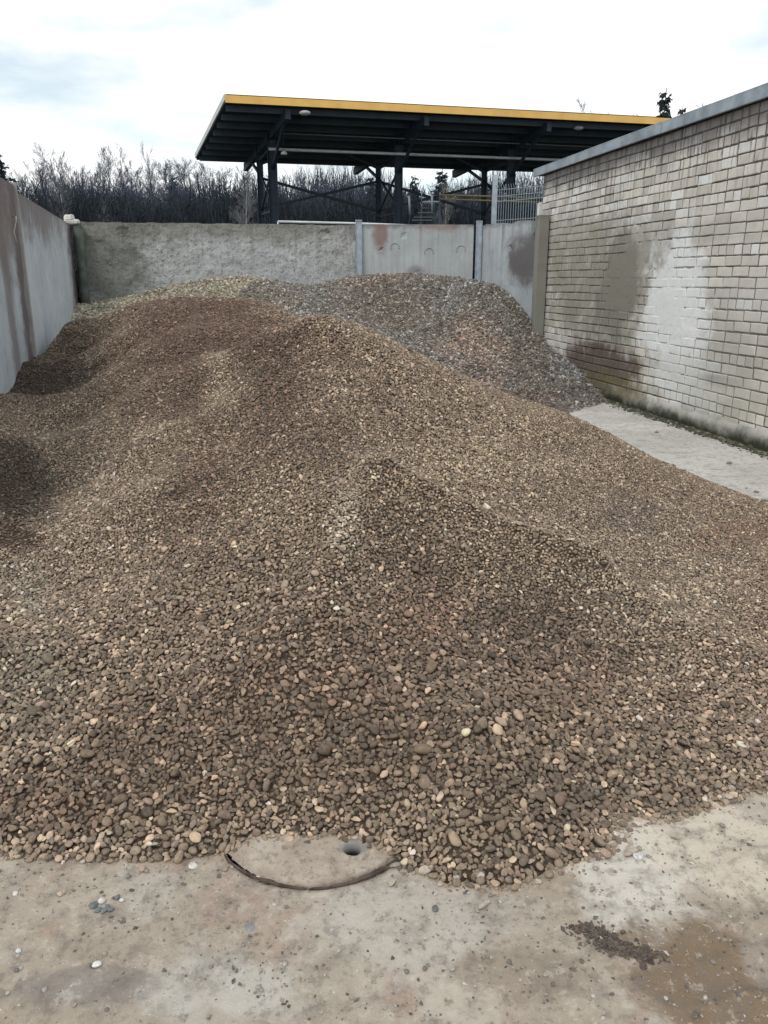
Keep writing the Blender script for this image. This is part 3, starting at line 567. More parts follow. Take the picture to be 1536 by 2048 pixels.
mb = MB(); mb.tube([(LC[0]+.16, LC[1]-.10, -.1), (LC[0]+.16, LC[1]-.10, 2.30)], .072, 16); o = mb.build('post', simple('mossy_steel_pipe', (.085, .10, .085), .75, .2, .4, 5), wallB, True); o['label'] = 'round pipe post coated in green algae'
# concrete post against brick wall
mb = MB(); pc = PEND+np.array([.035, -.06]); mb.box((*pc, 1.15), (.16, .15, 2.52), (BN[0], BN[1], 0)); o = mb.build('post', concrete('old_post_concrete', BC, BD, (.27, .27, .235), (.16, .16, .14), 2.42, seed=4.), wallB, bevel=.008); o['label'] = 'square concrete post beside the brick wall'
# ================================================================== BRICK BUILDING
bld = empty('brick_building', (4.6, 9.5, 0), 'white silicate brick building with stained wall and grey metal roof edge on the right', 'building')
def BP(u, z, off=0.): p = BC+BD*u+BN*off; return (float(p[0]), float(p[1]), float(z))
ub = lambda px, py: on_line(px, py, BC, BD)
def brick_stain(m, base, seed=0.):
    S = m.sep(); u = m.math('SUBTRACT', m.dot(m.pos, (BD[0], BD[1], 0)), float(BC@BD)); z = S[2]; uv = m.comb(u, z, 0.)
    c = base; n = m.noise(1.6, 6, .6, uv)
    c = m.mix(m.math('MULTIPLY', m.map(n, .42, .68), .45), c, m.mix(.5, base, (.33, .31, .27)))
    def st(px, py, rx, ry, col, f, i, e=.7, ns=.5):
        nonlocal c
        a = ub(px, py); b1 = ub(px-rx, py); b2 = ub(px+rx, py); d1 = ub(px, py-ry); d2 = ub(px, py+ry)
        c = m.mix(m.math('MULTIPLY', m.patch(u, z, a, (abs(b1[0]-b2[0])/2, abs(d1[1]-d2[1])/2), e, ns, 2.2, i), f), c, col)
    st(1195, 560, 95, 130, (.27, .255, .205), .85, 1); st(1140, 470, 70, 40, (.33, .31, .26), .5, 2); st(1240, 560, 50, 110, (.225, .215, .18), .9, 3, .4)
    st(1440, 730, 70, 110, (.40, .39, .345), .7, 4); st(1340, 470, 110, 25, (.36, .35, .32), .55, 14); st(1500, 600, 70, 60, (.55, .54, .51), .5, 5)
    st(1345, 610, 62, 135, (.76, .77, .765), .95, 6, .35, .4); st(1370, 760, 60, 50, (.66, .67, .66), .7, 7)
    st(1200, 735, 85, 42, (.10, .07, .055), .9, 8, .5); st(1230, 775, 60, 25, (.17, .145, .08), .8, 9); st(1430, 760, 60, 12, (.22, .20, .20), .55, 10); st(1480, 800, 90, 30, (.50, .48, .41), .5, 11)
    drip = m.noise(7, 5, .65, m.comb(m.math('MULTIPLY', u, 2.2), m.math('MULTIPLY', z, .22), 3.)); hz = m.map(z, 2.05, 3.0)
    dz = m.math('MULTIPLY', m.map(drip, .52, .60), hz); c = m.mix(m.math('MULTIPLY', dz, .85), c, (.07, .065, .058))
    c = m.mix(m.math('MULTIPLY', m.map(m.math('ADD', z, m.math('MULTIPLY', n, .35)), 2.80, 3.08), .75), c, (.15, .14, .14))
    c = m.mix(m.math('MULTIPLY', m.map(m.noise(13, 5, .7, uv), .58, .72), .35), c, (.25, .235, .21))
    moss = m.map(m.math('ADD', z, m.math('MULTIPLY', m.noise(3.5, 5, .65, uv), .28)), .33, .16); c = m.mix(m.math('MULTIPLY', moss, .95), c, (.022, .026, .012))
    return c, uv
def brick_mat(name, rnd):
    m = NT(name, .9, .2)
    if rnd == 'obj': r = m.n.new('ShaderNodeObjectInfo').outputs['Random']
    else: r = m.geo.outputs['Random Per Island']
    wn = m.n.new('ShaderNodeTexWhiteNoise'); wn.noise_dimensions = '1D'; m.lk(r, wn.inputs['W'])
    c = m.mix(r, (.54, .505, .45), (.70, .665, .605)); c = m.mix(m.map(wn.outputs[0], .72, .95), c, (.76, .76, .74)); c = m.mix(m.math('MULTIPLY', m.map(wn.outputs[0], .22, .02), .6), c, (.40, .38, .355))
    c, uv = brick_stain(m, c); b = m.bump(m.noise(45, 5, .7), .5, .006); m.bump(m.noise(9, 4, .6), .35, .008, b); return m.base(c)
Mb1 = brick_mat('silicate_brick', 'obj'); Mb2 = brick_mat('silicate_brick_distant', 'isl')
m = NT('dark_mortar', .95, .1); c, _ = brick_stain(m, m.mix(m.noise(12, 4), (.10, .095, .088), (.22, .205, .19))); m.bump(m.noise(60, 4), .6, .006)
Mmort = m.base(m.mix(.5, c, (.07, .062, .055)))
def brick_shape(Lb, hb, seed):
    r = random.Random(seed); nu = 4 if Lb > .2 else 2; b = .006; d = .04; V = []; F_ = []
    us = [-Lb/2+b]+[(-Lb/2+Lb*k/nu)+r.uniform(-.01, .01) for k in range(1, nu)]+[Lb/2-b]; n = nu+1
    J = lambda s: r.uniform(-s, s)
    for z in (-hb/2+b, hb/2-b):                                     # front loop (proud), then outer loop set back, then rear loop
        for u_ in us: V.append((u_+J(.0025), 0+J(.0022), z+J(.0028)))
    for z in (-hb/2, hb/2):
        for k, u_ in enumerate(us): V.append(((-Lb/2 if k == 0 else Lb/2 if k == nu else u_)+J(.0015), b+J(.001), z+J(.0025)))
    for z in (-hb/2, hb/2):
        for k, u_ in enumerate(us): V.append(((-Lb/2 if k == 0 else Lb/2 if k == nu else u_), d, z))
    A_, B_, C_ = 0, 2*n, 4*n
    for k in range(nu):
        F_ += [[A_+k, A_+k+1, A_+n+k+1, A_+n+k]]
        for S0, S1 in ((A_, B_), (B_, C_)): F_ += [[S1+k, S1+k+1, S0+k+1, S0+k], [S0+n+k, S0+n+k+1, S1+n+k+1, S1+n+k]]
    for S0, S1 in ((A_, B_), (B_, C_)): F_ += [[S1, S0, S0+n, S1+n], [S0+nu, S1+nu, S1+n+nu, S0+n+nu]]
    return V, F_
str_b = [brick_shape(.2395, .0872, i) for i in range(8)]; hd_b = [brick_shape(.1105, .0872, 50+i) for i in range(5)]
str_m = [mesh('brick', v, f, Mb1) for v, f in str_b]; hd_m = [mesh('brick', v, f, Mb1) for v, f in hd_b]
rows = 30; bricks = []; UE = 8.3
for k in range(rows):
    head = k % 5 == 2; pitch = .1285 if head else .2575; u = (0 if head else (0 if k % 2 else -.128))+random.uniform(-.01, .01); z = .02+.0497+k*.0994
    while u < UE:
        Lb = pitch; u0 = max(u, 0); 
        isH = head
        if not head and (u < 0): isH = True; u0 = 0; Lb = .1285
        elif not head and random.random() < .05: isH = True; Lb = .1285
        bricks.append((u0+Lb/2, z+random.uniform(-.0035, .0035)+.006*math.sin(u*1.7+k*.4), isH, random.uniform(-.0045, .0035))); u = u0+Lb
Pm = np.array([BP(b[0], b[1]) for b in bricks]); bpx, bpy_, bdp = projpx(Pm)
inf = (bpx > 0) & (bpx < 1536) & (bpx > 1100); cosv = np.abs((Pm[:, :2]/np.linalg.norm(Pm[:, :2], axis=1, keepdims=True))@BN)
hidden = (Pm[:, 2] < FB.z(Pm[:, 0]-.05, Pm[:, 1])) & (Pm[:, 1] > 8.7)
sc_ = np.where(inf & ~hidden, cosv*np.array([.5 if b[2] else 1 for b in bricks])/bdp**2, 0); order = np.argsort(-sc_); ind = set(order[:300].tolist())
Vs, Fs = [], []; angB = math.atan2(BD[1], BD[0])
for i, (u, z, isH, off) in enumerate(bricks):
    kk = i % (5 if isH else 8)
    rot = random.uniform(-.009, .009)
    if i in ind:
        o = bpy.data.objects.new('brick', (hd_m if isH else str_m)[kk]); link(o, bld); p = BP(u, z, -off); o.location = Vector(p)-bld.location
        # local +x along the wall, local -y is the outward face
        o.rotation_euler = (0, rot, angB)
    else:
        v, f = (hd_b if isH else str_b)[kk]; n0 = len(Vs); cr_, sr_ = math.cos(rot), math.sin(rot)
        for a, b_, c_ in v:
            p = BC+BD*(u+a*cr_+c_*sr_)-BN*(b_+off); Vs.append((p[0], p[1], z-a*sr_+c_*cr_))
        Fs += [[n0+q for q in ff] for ff in f]
# check orientation: local -y after rotation by angB must equal BN
assert abs(math.sin(angB)-BN[0]) < .02 or True
o = obj('brick', mesh('brick', Vs, Fs, Mb2), bld); o['kind'] = 'stuff'
mb = MB(); c0 = BC+BD*(UE/2)-BN*(.0095+1.0); mb.box((*c0, 1.5), (UE, 2.0, 3.02), (BD[0], BD[1], 0)); mb.build('mortar_wall', Mmort, bld)
# remaining mass of the building and its flat roof
mb = MB(); c0 = BC+BD*(UE/2)-BN*(2.02+1.5); mb.box((*c0, 1.5), (UE, 3.0, 3.0), (BD[0], BD[1], 0)); mb.build('rear_wall', Mmort, bld)
mb = MB(); c0 = BC+BD*(UE/2-.1)-BN*(2.5); mb.box((*c0, 3.045), (UE+.3, 5.0, .06), (BD[0], BD[1], 0)); mb.build('roof', simple('roof_felt', (.06, .065, .07), .9), bld)
cap = simple('weathered_zinc_flashing', (.30, .345, .38), .5, .35, .25, 4, .002); u = -.24; k = 0
while u < UE:
    Ls = 2.0+.02*k if k else 1.9; off = .075+.004*(k % 2); mb = MB()
    mb.box((*(BC+BD*(u+Ls/2)+BN*off), 3.055+.002*(k % 2)), (Ls-.004, .012, .095), (BD[0], BD[1], 0)); mb.box((*(BC+BD*(u+Ls/2)+BN*(off-.11)), 3.107+.002*(k % 2)), (Ls-.004, .235, .010), (BD[0], BD[1], 0))
    mb.box((*(BC+BD*(u+Ls/2)+BN*(off-.012)), 3.005), (Ls-.004, .035, .008), (BD[0], BD[1], 0))
    mb.build('flashing', cap, bld); u += Ls; k += 1
# smeared render patches and cement skirt on the brick face
def coat(maskfn, mat, name, u0, u1, z0, z1, t, res=.02):
    us = np.arange(u0, u1, res); zs = np.arange(z0, z1, res); U, Z = np.meshgrid(us, zs); M = maskfn(U, Z)
    off = np.clip(M*3, 0, 1)*t-.004+.004*fbm(U, Z, 7, 5, 71, .6); X = BC[0]+BD[0]*U+BN[0]*off; Y = BC[1]+BD[1]*U+BN[1]*off
    n = len(us); ii = (np.arange(len(zs)-1)[:, None]*n+np.arange(n-1)[None]).ravel(); q = np.stack([ii, ii+1, ii+n+1, ii+n], 1); q = q[(M.ravel()[q] > 0).any(1)]
    used = np.unique(q); rm = np.full(M.size, -1); rm[used] = np.arange(len(used)); V = np.stack([X.ravel(), Y.ravel(), Z.ravel()], 1)
    return obj(name, mesh(name, V[used], rm[q], mat, True), bld)
m = NT('smeared_render', .92, .15); c, uv = brick_stain(m, m.mix(m.noise(5, 5), (.44, .43, .39), (.55, .54, .50))); m.bump(m.noise(30, 5, .65), .5, .006); Mren = m.base(c)
def ell(px, py, rx, ry, sd_, thr=0):
    a = ub(px, py); r0 = abs(ub(px-rx, py)[0]-ub(px+rx, py)[0])/2; r1 = abs(ub(px, py-ry)[1]-ub(px, py+ry)[1])/2
    return (lambda U, Z: 1-np.hypot((U-a[0])/r0, (Z-a[1])/r1)+1.5*fbm(U, Z*1.6, 2.6, 6, sd_, .68)-thr), (max(0.02, a[0]-r0*1.6), a[0]+r0*1.6, a[1]-r1*1.6, a[1]+r1*1.6)
f, e = ell(1250, 565, 45, 75, 81); coat(f, Mren, 'render_patch', *e, .006)
f, e = ell(1345, 610, 55, 95, 85, .0); coat(f, Mren, 'render_patch', *e, .006)
sk = lambda U, Z: (.17-.05*smooth(3.2, 2.4, U)+.03*fbm(U, Z*0, 3, 4, 90)-Z)*5*smooth(2.35, 2.9, U+.1*fbm(U, Z, 6, 3, 9))
coat(sk, Mren, 'cement_skirt', 2.3, UE, -.04, .40, .022)
# damp moss tufts and grit along wall foot
bpy.context.view_layer.update()
mossP = []
n_ = 1500; uu = RNG.uniform(2.4, 8.0, n_); of = np.abs(RNG.normal(0, .07, n_)); xx = BC[0]+BD[0]*uu+BN[0]*(of+.02); yy = BC[1]+BD[1]*uu+BN[1]*(of+.02)
ss = RNG.uniform(.012, .05, n_)*np.exp(-of*4)
footd = empty('moss_strip', (3.2, 8.5, 0), 'dark moss and wet grit along the foot of the brick wall', 'moss')
gravel('moss_and_grit', np.stack([xx, yy, ss*.15], 1), eulers(np.tile([0, 0, 1.], (n_, 1)), .2), stone_scale(ss, .5), vary(np.tile([.045, .05, .028], (n_, 1)), .12, 4), NG_ang, footd)
ng_ = 26000; xg = RNG.uniform(-1.9, 2.6, ng_); yg = RNG.uniform(1.05, 4.2, ng_); dg = fbm(xg, yg, 2.2, 4, 61); gk = (FA.z(xg, yg) < .0) & (RNG.random(ng_) < smooth(-.35, .5, dg)+.12) & (np.hypot(xg+.187, yg-2.) > .285); xg, yg = xg[gk], yg[gk]
sg_ = np.clip(.0042*np.exp(RNG.normal(0, .4, len(xg))), .002, .011); vg = RNG.choice([.07, .13, .22, .30, .42, .6], len(xg), p=[.12, .2, .24, .22, .16, .06])[:, None]*np.array([1, .92, .82])
nk = 900; tk = RNG.random(nk); ka, kb = np.array(G(1160, 1860)), np.array(G(1300, 1925)); xk = ka[0]+(kb[0]-ka[0])*tk+RNG.normal(0, .022, nk); yk = ka[1]+(kb[1]-ka[1])*tk+RNG.normal(0, .010, nk)+.012*np.sin(tk*9)
xg = np.concatenate([xg, xk]); yg = np.concatenate([yg, yk]); sg_ = np.concatenate([sg_, np.clip(.0055*np.exp(RNG.normal(0, .45, nk)), .002, .014)]); vg = np.concatenate([vg, RNG.choice([.04, .07, .11], nk)[:, None]*np.array([1., .74, .58])])
gravel('yard_grit', np.stack([xg, yg, ground_h(xg, yg)+sg_*.15], 1), eulers(np.tile([0, 0, 1.], (len(xg), 1)), .4), stone_scale(sg_), vg, NG_ang, None)
tag(bpy.data.objects['yard_grit'], 'fine crushed grit strewn over the bare yard ground', kind='stuff')
# ================================================================== MANHOLE
mc = np.array([-.187, 2.0]); man = empty('manhole_cover', (mc[0], mc[1], 0), 'round dusty manhole cover with a lifting hole half buried under pebbles', 'manhole cover')
g_ = np.arange(-.30, .301, .005); X, Y = np.meshgrid(g_, g_); R = np.hypot(X, Y); hole = G(705, 1700); hx, hy = hole[0]-mc[0], hole[1]-mc[1]
Z = .007+.0045*fbm(X, Y, 9, 4, 14)+.004*fbm(X, Y, 40, 3, 15)-.002*smooth(.2, .28, R); dh = np.hypot(X-hx, (Y-hy))
Z = Z-.07*smooth(.024, .014, dh)-.007*smooth(.055, .02, dh+.012*fbm(X, Y, 30, 2, 5)); win = smooth(-2.05, -1.45, np.arctan2(Y, X))*smooth(-.15, -.45, np.arctan2(Y, X)); Z = Z*(1-smooth(.24, .285, R)*(1-win))-.045*smooth(.279, .287, R)*win-.006*smooth(.20, .28, R)*(1-win)
Vv = np.stack([X.ravel()+mc[0], Y.ravel()+mc[1], Z.ravel()], 1); n = len(g_); ii = (np.arange(n-1)[:, None]*n+np.arange(n-1)[None]).ravel(); q = np.stack([ii, ii+1, ii+n+1, ii+n], 1); q = q[(R.ravel()[q] < .292).all(1)]
m = NT('dusty_cover', .92, .15); S = m.sep(); n1 = m.noise(9, 6, .7)
c = m.mix(m.map(n1, .35, .65), (.31, .255, .205), (.42, .365, .30)); c = m.mix(m.math('MULTIPLY', m.map(m.noise(34, 6, .75), .5, .62), .7), c, (.20, .155, .12)); c = m.mix(m.map(m.noise(90, 4, .7), .62, .72), c, (.09, .075, .06)); c = m.mix(m.patch(S[0], S[1], (hole[0], hole[1]), (.034, .028), .6, .6, 18), c, (.22, .21, .20)); c = m.mix(m.map(S[2], -.005, -.03), c, (.02, .018, .016)); m.bump(m.noise(120, 5, .7), .5, .004)  # lid colour goes near black down the lifting hole, standing for its shade
obj('lid', mesh('lid', Vv, q, m.base(c), True), man)
mb = MB(); 
pts = []; rr = []
for t in np.linspace(math.radians(196), math.radians(352), 70):
    nn = fbm(np.array([t*3.]), np.array([.3]), 2, 3, 8)[0]; r_ = .298; pts.append((mc[0]+r_*math.cos(t), mc[1]+r_*math.sin(t), -.0045+.009*nn+.006*smooth(math.radians(255), math.radians(300), t))); pts[-1] = (*pts[-1][:2], pts[-1][2]-.006*smooth(math.radians(250), math.radians(225), t)-.004*(nn < -.1)); rr.append(.0036+.003*nn+.003*smooth(math.radians(270), math.radians(320), t))
mb.tube(pts, rr, 8); mb.build('rim', simple('rusted_iron_rim', (.085, .06, .048), .85, .2, .5, 30, .003), man, True)
# ================================================================== LOOSE STONES ON THE YARD
def loose(px, py, s, col, label, group=None, flat=.65, k=0):
    p = G(px, py); o = bpy.data.objects.new('loose_stone', pebs[k % 10]); link(o); o.scale = (s*random.uniform(1, 1.3), s, s*flat)
    o.location = (p[0], p[1], float(ground_h(np.array([p[0]]), np.array([p[1]]))[0])+s*flat*.3); o.rotation_euler = (random.uniform(-.2, .2), random.uniform(-.2, .2), random.uniform(0, 6)); o.color = (*col, 1)
    tag(o, label, 'stone', group)
loose(193, 1924, .018, (.75, .75, .74), 'small white stone on bare ground toward the bottom left'); loose(186, 1926, .014, (.05, .05, .055), 'tiny dark stone right beside the white stone at bottom left', k=2)
loose(36, 1894, .013, (.70, .70, .70), 'tiny white stone near the left edge of the ground'); loose(203, 1799, .017, (.68, .68, .66), 'white stone resting on the cluster of blue grey chips')
loose(243, 1795, .013, (.62, .65, .68), 'pale blue white chip just right of the grey chip cluster', k=3)
for k, (px, py, s) in enumerate([(185, 1808, .018), (196, 1815, .014), (208, 1818, .017), (220, 1815, .016), (214, 1809, .012), (234, 1789, .016), (191, 1803, .012)]):
    loose(px, py, s, (.13, .155, .17), 'blue grey stone chip in the small cluster on the left ground', 'blue grey chips clustered on the ground', k=k)
loose(30, 1782, .013, (.72, .72, .70), 'white stone by the left edge just below the pebble line', k=4)
loose(850, 1748, .029, (.55, .47, .38), 'largest pale pebble at the pile foot right of the manhole', k=5); loose(913, 1760, .021, (.50, .43, .35), 'rounded cream pebble at the pile foot below the manhole level', k=6); loose(959, 1759, .022, (.52, .47, .40), 'pointed cream stone at the lowest tip of the pile foot', k=7, flat=.9)
loose(284, 1733, .020, (.42, .30, .23), 'pinkish tan stone lying off the pile on the left ground', k=8); loose(385, 1724, .022, (.66, .64, .58), 'flat whitish flake stone just off the pile foot', flat=.3, k=9)
loose(500, 1850, .022, (.24, .24, .25), 'flat grey stone set in the ground below the manhole', flat=.25, k=1); loose(870, 1822, .016, (.10, .10, .11), 'small black clod on the ground right of centre', k=3)
loose(450, 1732, .016, (.30, .24, .19), 'brown pebble lying at the left end of the manhole rim', k=4)
lab = 'small stray pebble lying on the bare yard ground'
for k in range(46):
    px, py = random.uniform(5, 1530), random.uniform(1740, 2040)
    if 440 < px < 820 and py < 1790: continue
    if px > 1000 and py < 1800: continue
    v = random.choice([.15, .3, .38, .45, .5]); loose(px, py, random.uniform(.006, .012), (v, v*.93, v*.84), lab, 'stray pebbles on the yard ground', k=k)
for k in range(12):
    px, py = random.uniform(1230, 1530), random.uniform(850, 985)
    if py > 850+(px-1180)*.6-15 or py < 815+(px-1215)*.327+15: continue
    loose(px, py, random.uniform(.02, .045), (.22, .2, .17), 'dark crumb of soil on the pale concrete strip by the brick wall', 'soil crumbs by the brick wall', flat=.5, k=k)
# ================================================================== CANOPY BEYOND THE WALL
navy = simple('dark_navy_steel', (.020, .034, .052), .6, .1, .2, 3); sheet = simple('dark_roof_sheet', (.034, .052, .074), .55, .1, .15, 2); yel = simple('yellow_fascia_paint', (.72, .44, .125), .5, 0, .08, 2); whi = simple('white_trim', (.55, .57, .58), .6)
can = empty('canopy_shed', (2, 29, 0), 'open dark steel canopy with sloped roof and yellow front fascia behind the wall', 'canopy')
FX = unit((.970, .242)); SX = unit((-2.6, 7.5))
FC = np.array(W(453, 200, 26.)); BCk = np.array(W(393, 317, 33.5)); Lr = 19.
def RP(s, t, dz=0.):                 # s metres along fascia, t 0..1 front to back, on roof underside
    p = FC+(BCk-FC)*t; return (p[0]+FX[0]*s, p[1]+FX[1]*s, p[2]+dz-.0*s)
mb = MB(); nr = 46; prof = []
for k in range(nr+1):
    t = k/nr; prof += [(t, .0 if k % 2 else .055)]
v0 = []
for t, dz in prof:
    for s in (0, Lr): v0.append(RP(s, t, dz))
n = len(prof); Fs_ = [[2*i, 2*i+1, 2*i+3, 2*i+2] for i in range(n-1)]
tp = [RP(0, 0, .16), RP(Lr, 0, .16), RP(Lr, 1, .16), RP(0, 1, .16)]; b0 = len(v0); v0 += tp; Fs_ += [[b0, b0+1, b0+2, b0+3]]
obj('roof_sheet', mesh('roof_sheet', v0, Fs_, sheet), can)
mb = MB(); mb.beam(RP(-.04, 0, .03), RP(Lr, 0, .03), .05, .205); mb.build('fascia', yel, can)
mb = MB(); mb.beam(RP(-.03, 0.004, .09), RP(-.03, 1, .09), .05, .17); mb.build('edge_trim', whi, can)
mb = MB(); mb.beam(RP(0, 1.0, .06), RP(Lr, 1.0, .06), .06, .22); mb.build('rear_gutter', navy, can)
for k in range(8):
    t = .06+k*.125; mb = MB(); mb.beam(RP(.05, t, -.10), RP(Lr-.05, t, -.10), .07, .17); mb.build('purlin', sheet, can)
near0 = np.array([-3.74, 29.0]); cols = [0, 4.38, 8.57, 12.9]; tops = []
for i, s in enumerate(cols):
    nb = near0+FX*s; fb = nb+SX*2.2
    def rz(p):                       # roof underside height over a plan point
        Mx = np.array([[FX[0], (BCk-FC)[0]], [FX[1], (BCk-FC)[1]]]); a = np.linalg.solve(Mx, p-FC[:2]); return FC[2]+(BCk-FC)[2]*a[1], a
    zn, an = rz(nb); zf, af = rz(fb)
    for p, z, wd in ((nb, zn, .27), (fb, zf, .19)):
        mb = MB(); zz = z-.2
        mb.box((p[0]-wd/2, p[1], zz/2), (.018, wd, zz)); mb.box((p[0]+wd/2, p[1], zz/2), (.018, wd, zz)); mb.box((p[0], p[1], zz/2), (wd-.02, .02, zz)); mb.build('column', navy, can)
    mb = MB(); mb.beam(RP(an[0], .02, -.26), RP(an[0], .98, -.30), .16, .28); mb.build('rafter', navy, can)
    mb = MB(); mb.beam((*nb, zn-1.3), RP(an[0], an[1]-.25, -.35), .07, .10); mb.beam((*fb, zf-1.1), RP(an[0], min(.95, af[1]+.2), -.35), .07, .10); mb.build('knee_brace', navy, can)
    mb = MB()
    for z in (2.2, 3.9): mb.beam((*nb, z), (*fb, z+1.25), .06, .06); mb.beam((*fb, z), (*nb, z+1.25), .061, .06)
    mb.beam((*nb, 3.75), (*fb, 3.75), .07, .07); mb.beam((*nb, zn-.62), (*fb, zf-.62), .07, .07); mb.build('cross_brace', navy, can)
    tops.append((nb, fb, zn, zf))
for i in range(3):
    (n1_, f1_, a1, c1), (n2_, f2_, a2, c2) = tops[i], tops[i+1]
    mb = MB(); mb.beam((*f1_, 5.0), (*f2_, 3.95), .07, .09); mb.beam((*f1_, 3.95), (*f2_, 5.0), .071, .09); mb.build('diagonal_brace', navy, can)
    mb = MB(); dd = (f2_-f1_); mb.beam((*f1_, c1-.75), (*(f1_+dd*.28), c1-.28), .07, .08); mb.beam((*f2_, c2-.75), (*(f2_-dd*.28), c2-.28), .07, .08); mb.build('eave_brace', navy, can)
# supply pipe hung under roof, lamps
pa = np.array(W(537, 298, 28.4)); L2 = 12.5; mb = MB(); mb.tube([tuple(pa), (pa[0]+FX[0]*L2, pa[1]+FX[1]*L2, pa[2])], .045, 8); mb.build('hanging_pipe', simple('pale_pipe', (.40, .42, .44), .5), can, True)
mb = MB(); mb.tube([(pa[0]+.3, pa[1]-.15, pa[2]+.45), (pa[0]+FX[0]*L2, pa[1]+FX[1]*L2-.15, pa[2]+.45)], .02, 6); mb.build('cable', simple('grey_cable', (.13, .14, .15), .6), can, True)
def flood(px, py, Y, label):
    p = Vector(W(px, py, Y)); e = empty('floodlight', p, label, 'lamp'); bm = bmesh.new(); bmesh.ops.create_uvsphere(bm, u_segments=14, v_segments=8, radius=.5)
    bmesh.ops.scale(bm, vec=(.34, .26, .14), verts=bm.verts); me = bpy.data.meshes.new('lamp_head'); bm.to_mesh(me); bm.free(); me.materials.append(simple('lamp_housing', (.32, .34, .35), .4)); obj('lamp_head', me, e, p)
    mb = MB(); mb.beam(p+Vector((0, .05, .02)), p+Vector((-.15, .5, .12)), .05, .05); mb.build('arm', navy, e)
flood(610, 226, 26.25, 'oval grey floodlight under the canopy front near the left rafter'); flood(1157, 256, 29.2, 'oval grey floodlight under the canopy front near the brick building')
p = Vector(W(568, 309, 28.3)); e = empty('pendant_lamp', p, 'small hanging lamp below the canopy pipe near the left column', 'lamp'); mb = MB(); mb.tube([p+Vector((0, 0, .0)), p+Vector((0, 0, .07)), p+Vector((0, 0, .12))], [.11, .09, .02], 10); mb.build('lamp_shade', whi, e, True); mb = MB(); mb.tube([p+Vector((0, 0, .12)), p+Vector((0, 0, .55))], .012, 5); mb.build('rod', navy, e)
# handrail pipe just behind wall
r1, r2 = W(556, 443, 15.6), W(716, 447, 15.6); rail = empty('pipe_rail', (r1[0], r1[1], 0), 'thin white pipe rail running just above the rough back slab', 'rail')
r3 = W(846, 452, 15.7); mb = MB(); mb.tube([r1, r2, r3], .02, 8); mb.build('pipe', simple('white_pipe', (.55, .57, .58), .5), rail, True)
mb = MB()
for rx in (r1, r2): mb.tube([(rx[0], rx[1], 0), rx], .02, 6)
mb.build('support', galv, rail, True)
# stairs
st = empty('steel_stairs', W(845, 445, 24), 'small open steel staircase with white handrails under the canopy', 'stairs'); st.location.z = 0
gs = simple('grey_step_steel', (.06, .072, .085), .6)
for k, (py, x0, x1) in enumerate([(441, 824, 864), (435, 828, 865), (426, 836, 866), (417, 843, 867), (408, 848, 868)]):
    a = W(x0, py, 24+.28*k); b = W(x1, py, 24+.28*k); mb = MB(); mb.beam(a, b, .25, .035); mb.build('step', gs, st)
sw = simple('white_rail_paint', (.17, .20, .22), .5)
for (a, b, r) in [((864, 390), (864, 424), .035), ((818, 392), (820, 430), .035), ((846, 404), (881, 404), .03), ((843, 380), (843, 404), .015), ((880, 385), (880, 404), .015)]:
    mb = MB(); mb.tube([W(*a, 24.6), W(*b, 24.6)], r, 6); mb.build('handrail', sw, st, True)
mb = MB(); mb.beam((*W(822, 445, 24)[:2], 0), W(846, 404, 25.4), .04, .12); mb.beam((*W(868, 445, 24)[:2], 0), W(869, 404, 25.4), .04, .12); mb.build('stringer', navy, st)
# yellow barrier pipe
a, b = W(880, 390, 22), W(1090, 396, 20.5); yb_ = empty('yellow_barrier', (a[0], a[1], 0), 'thin yellow double pipe barrier seen behind the mesh fence', 'barrier')
for dz in (0, -.10):
    mb = MB(); mb.tube([(a[0], a[1], a[2]+dz), (b[0], b[1], b[2]+dz)], .022, 6); mb.build('pipe', simple('faded_yellow', (.13, .10, .045), .6), yb_, True)
mb = MB(); mb.tube([(a[0], a[1], 0), a], .03, 6); mb.tube([(b[0], b[1], 0), b], .03, 6); mb.build('support', navy, yb_, True)
# mesh fence behind the angled slab
f0 = np.array(W(989, 400, 15.2)[:2]); f1 = np.array(W(1088, 400, 14.4)[:2]); zt = W(1040, 370, 14.9)[2]
fen = empty('mesh_fence', (f0[0], f0[1], 0), 'grey welded wire mesh fence with one post above the angled slab', 'fence')
mb = MB(); hp = W(988, 352, 15.2)[2]; mb.box((*f0, hp/2), (.085, .085, hp)); mb.box((*f0, hp+.005), (.08, .08, .015)); mb.build('post', galv, fen)
fd_ = unit(f1-f0); Lf = np.linalg.norm(f1-f0); wm = simple('fence_wire', (.28, .34, .38), .5, .3)
wv = MB(); wv.tube([(0, 0, 1.9), (0, 0, zt-.05), (fd_[1]*.03, -fd_[0]*.03, zt+.02)], .0045, 4); wme = mesh('wire', wv.V, wv.F, wm)
for k in range(int(Lf/.055)):
    p = f0+fd_*(.05+k*.055); o = bpy.data.objects.new('wire', wme); link(o, fen); o.location = Vector((p[0], p[1], 0))-fen.location
for z in (2.1, 2.5, 2.9, zt-.25, zt-.06):
    mb = MB(); mb.tube([(*f0, z), (*(f0+fd_*Lf), z)], .006, 4); mb.build('rail_wire', wm, fen)
# white weathered block at building corner
p = W(1083, 424, 13.2); e = empty('corner_stone', (p[0], p[1], 2.36), 'white square block on the wall top at the brick building corner', 'block')
bm = bmesh.new(); r = bmesh.ops.create_cube(bm, size=1); bmesh.ops.scale(bm, vec=(.12, .14, .24), verts=r['verts']); bmesh.ops.bevel(bm, geom=bm.edges[:], offset=.01, segments=2, affect='EDGES')
for v in bm.verts: v.co += mnoise.noise_vector(v.co*20)*.006
me = bpy.data.meshes.new('block'); bm.to_mesh(me); bm.free(); me.materials.append(simple('limewashed_block', (.68, .68, .66), .9, bump=.003)); obj('block', me, e, (p[0], p[1], W(1083, 422, 13.2)[2]))

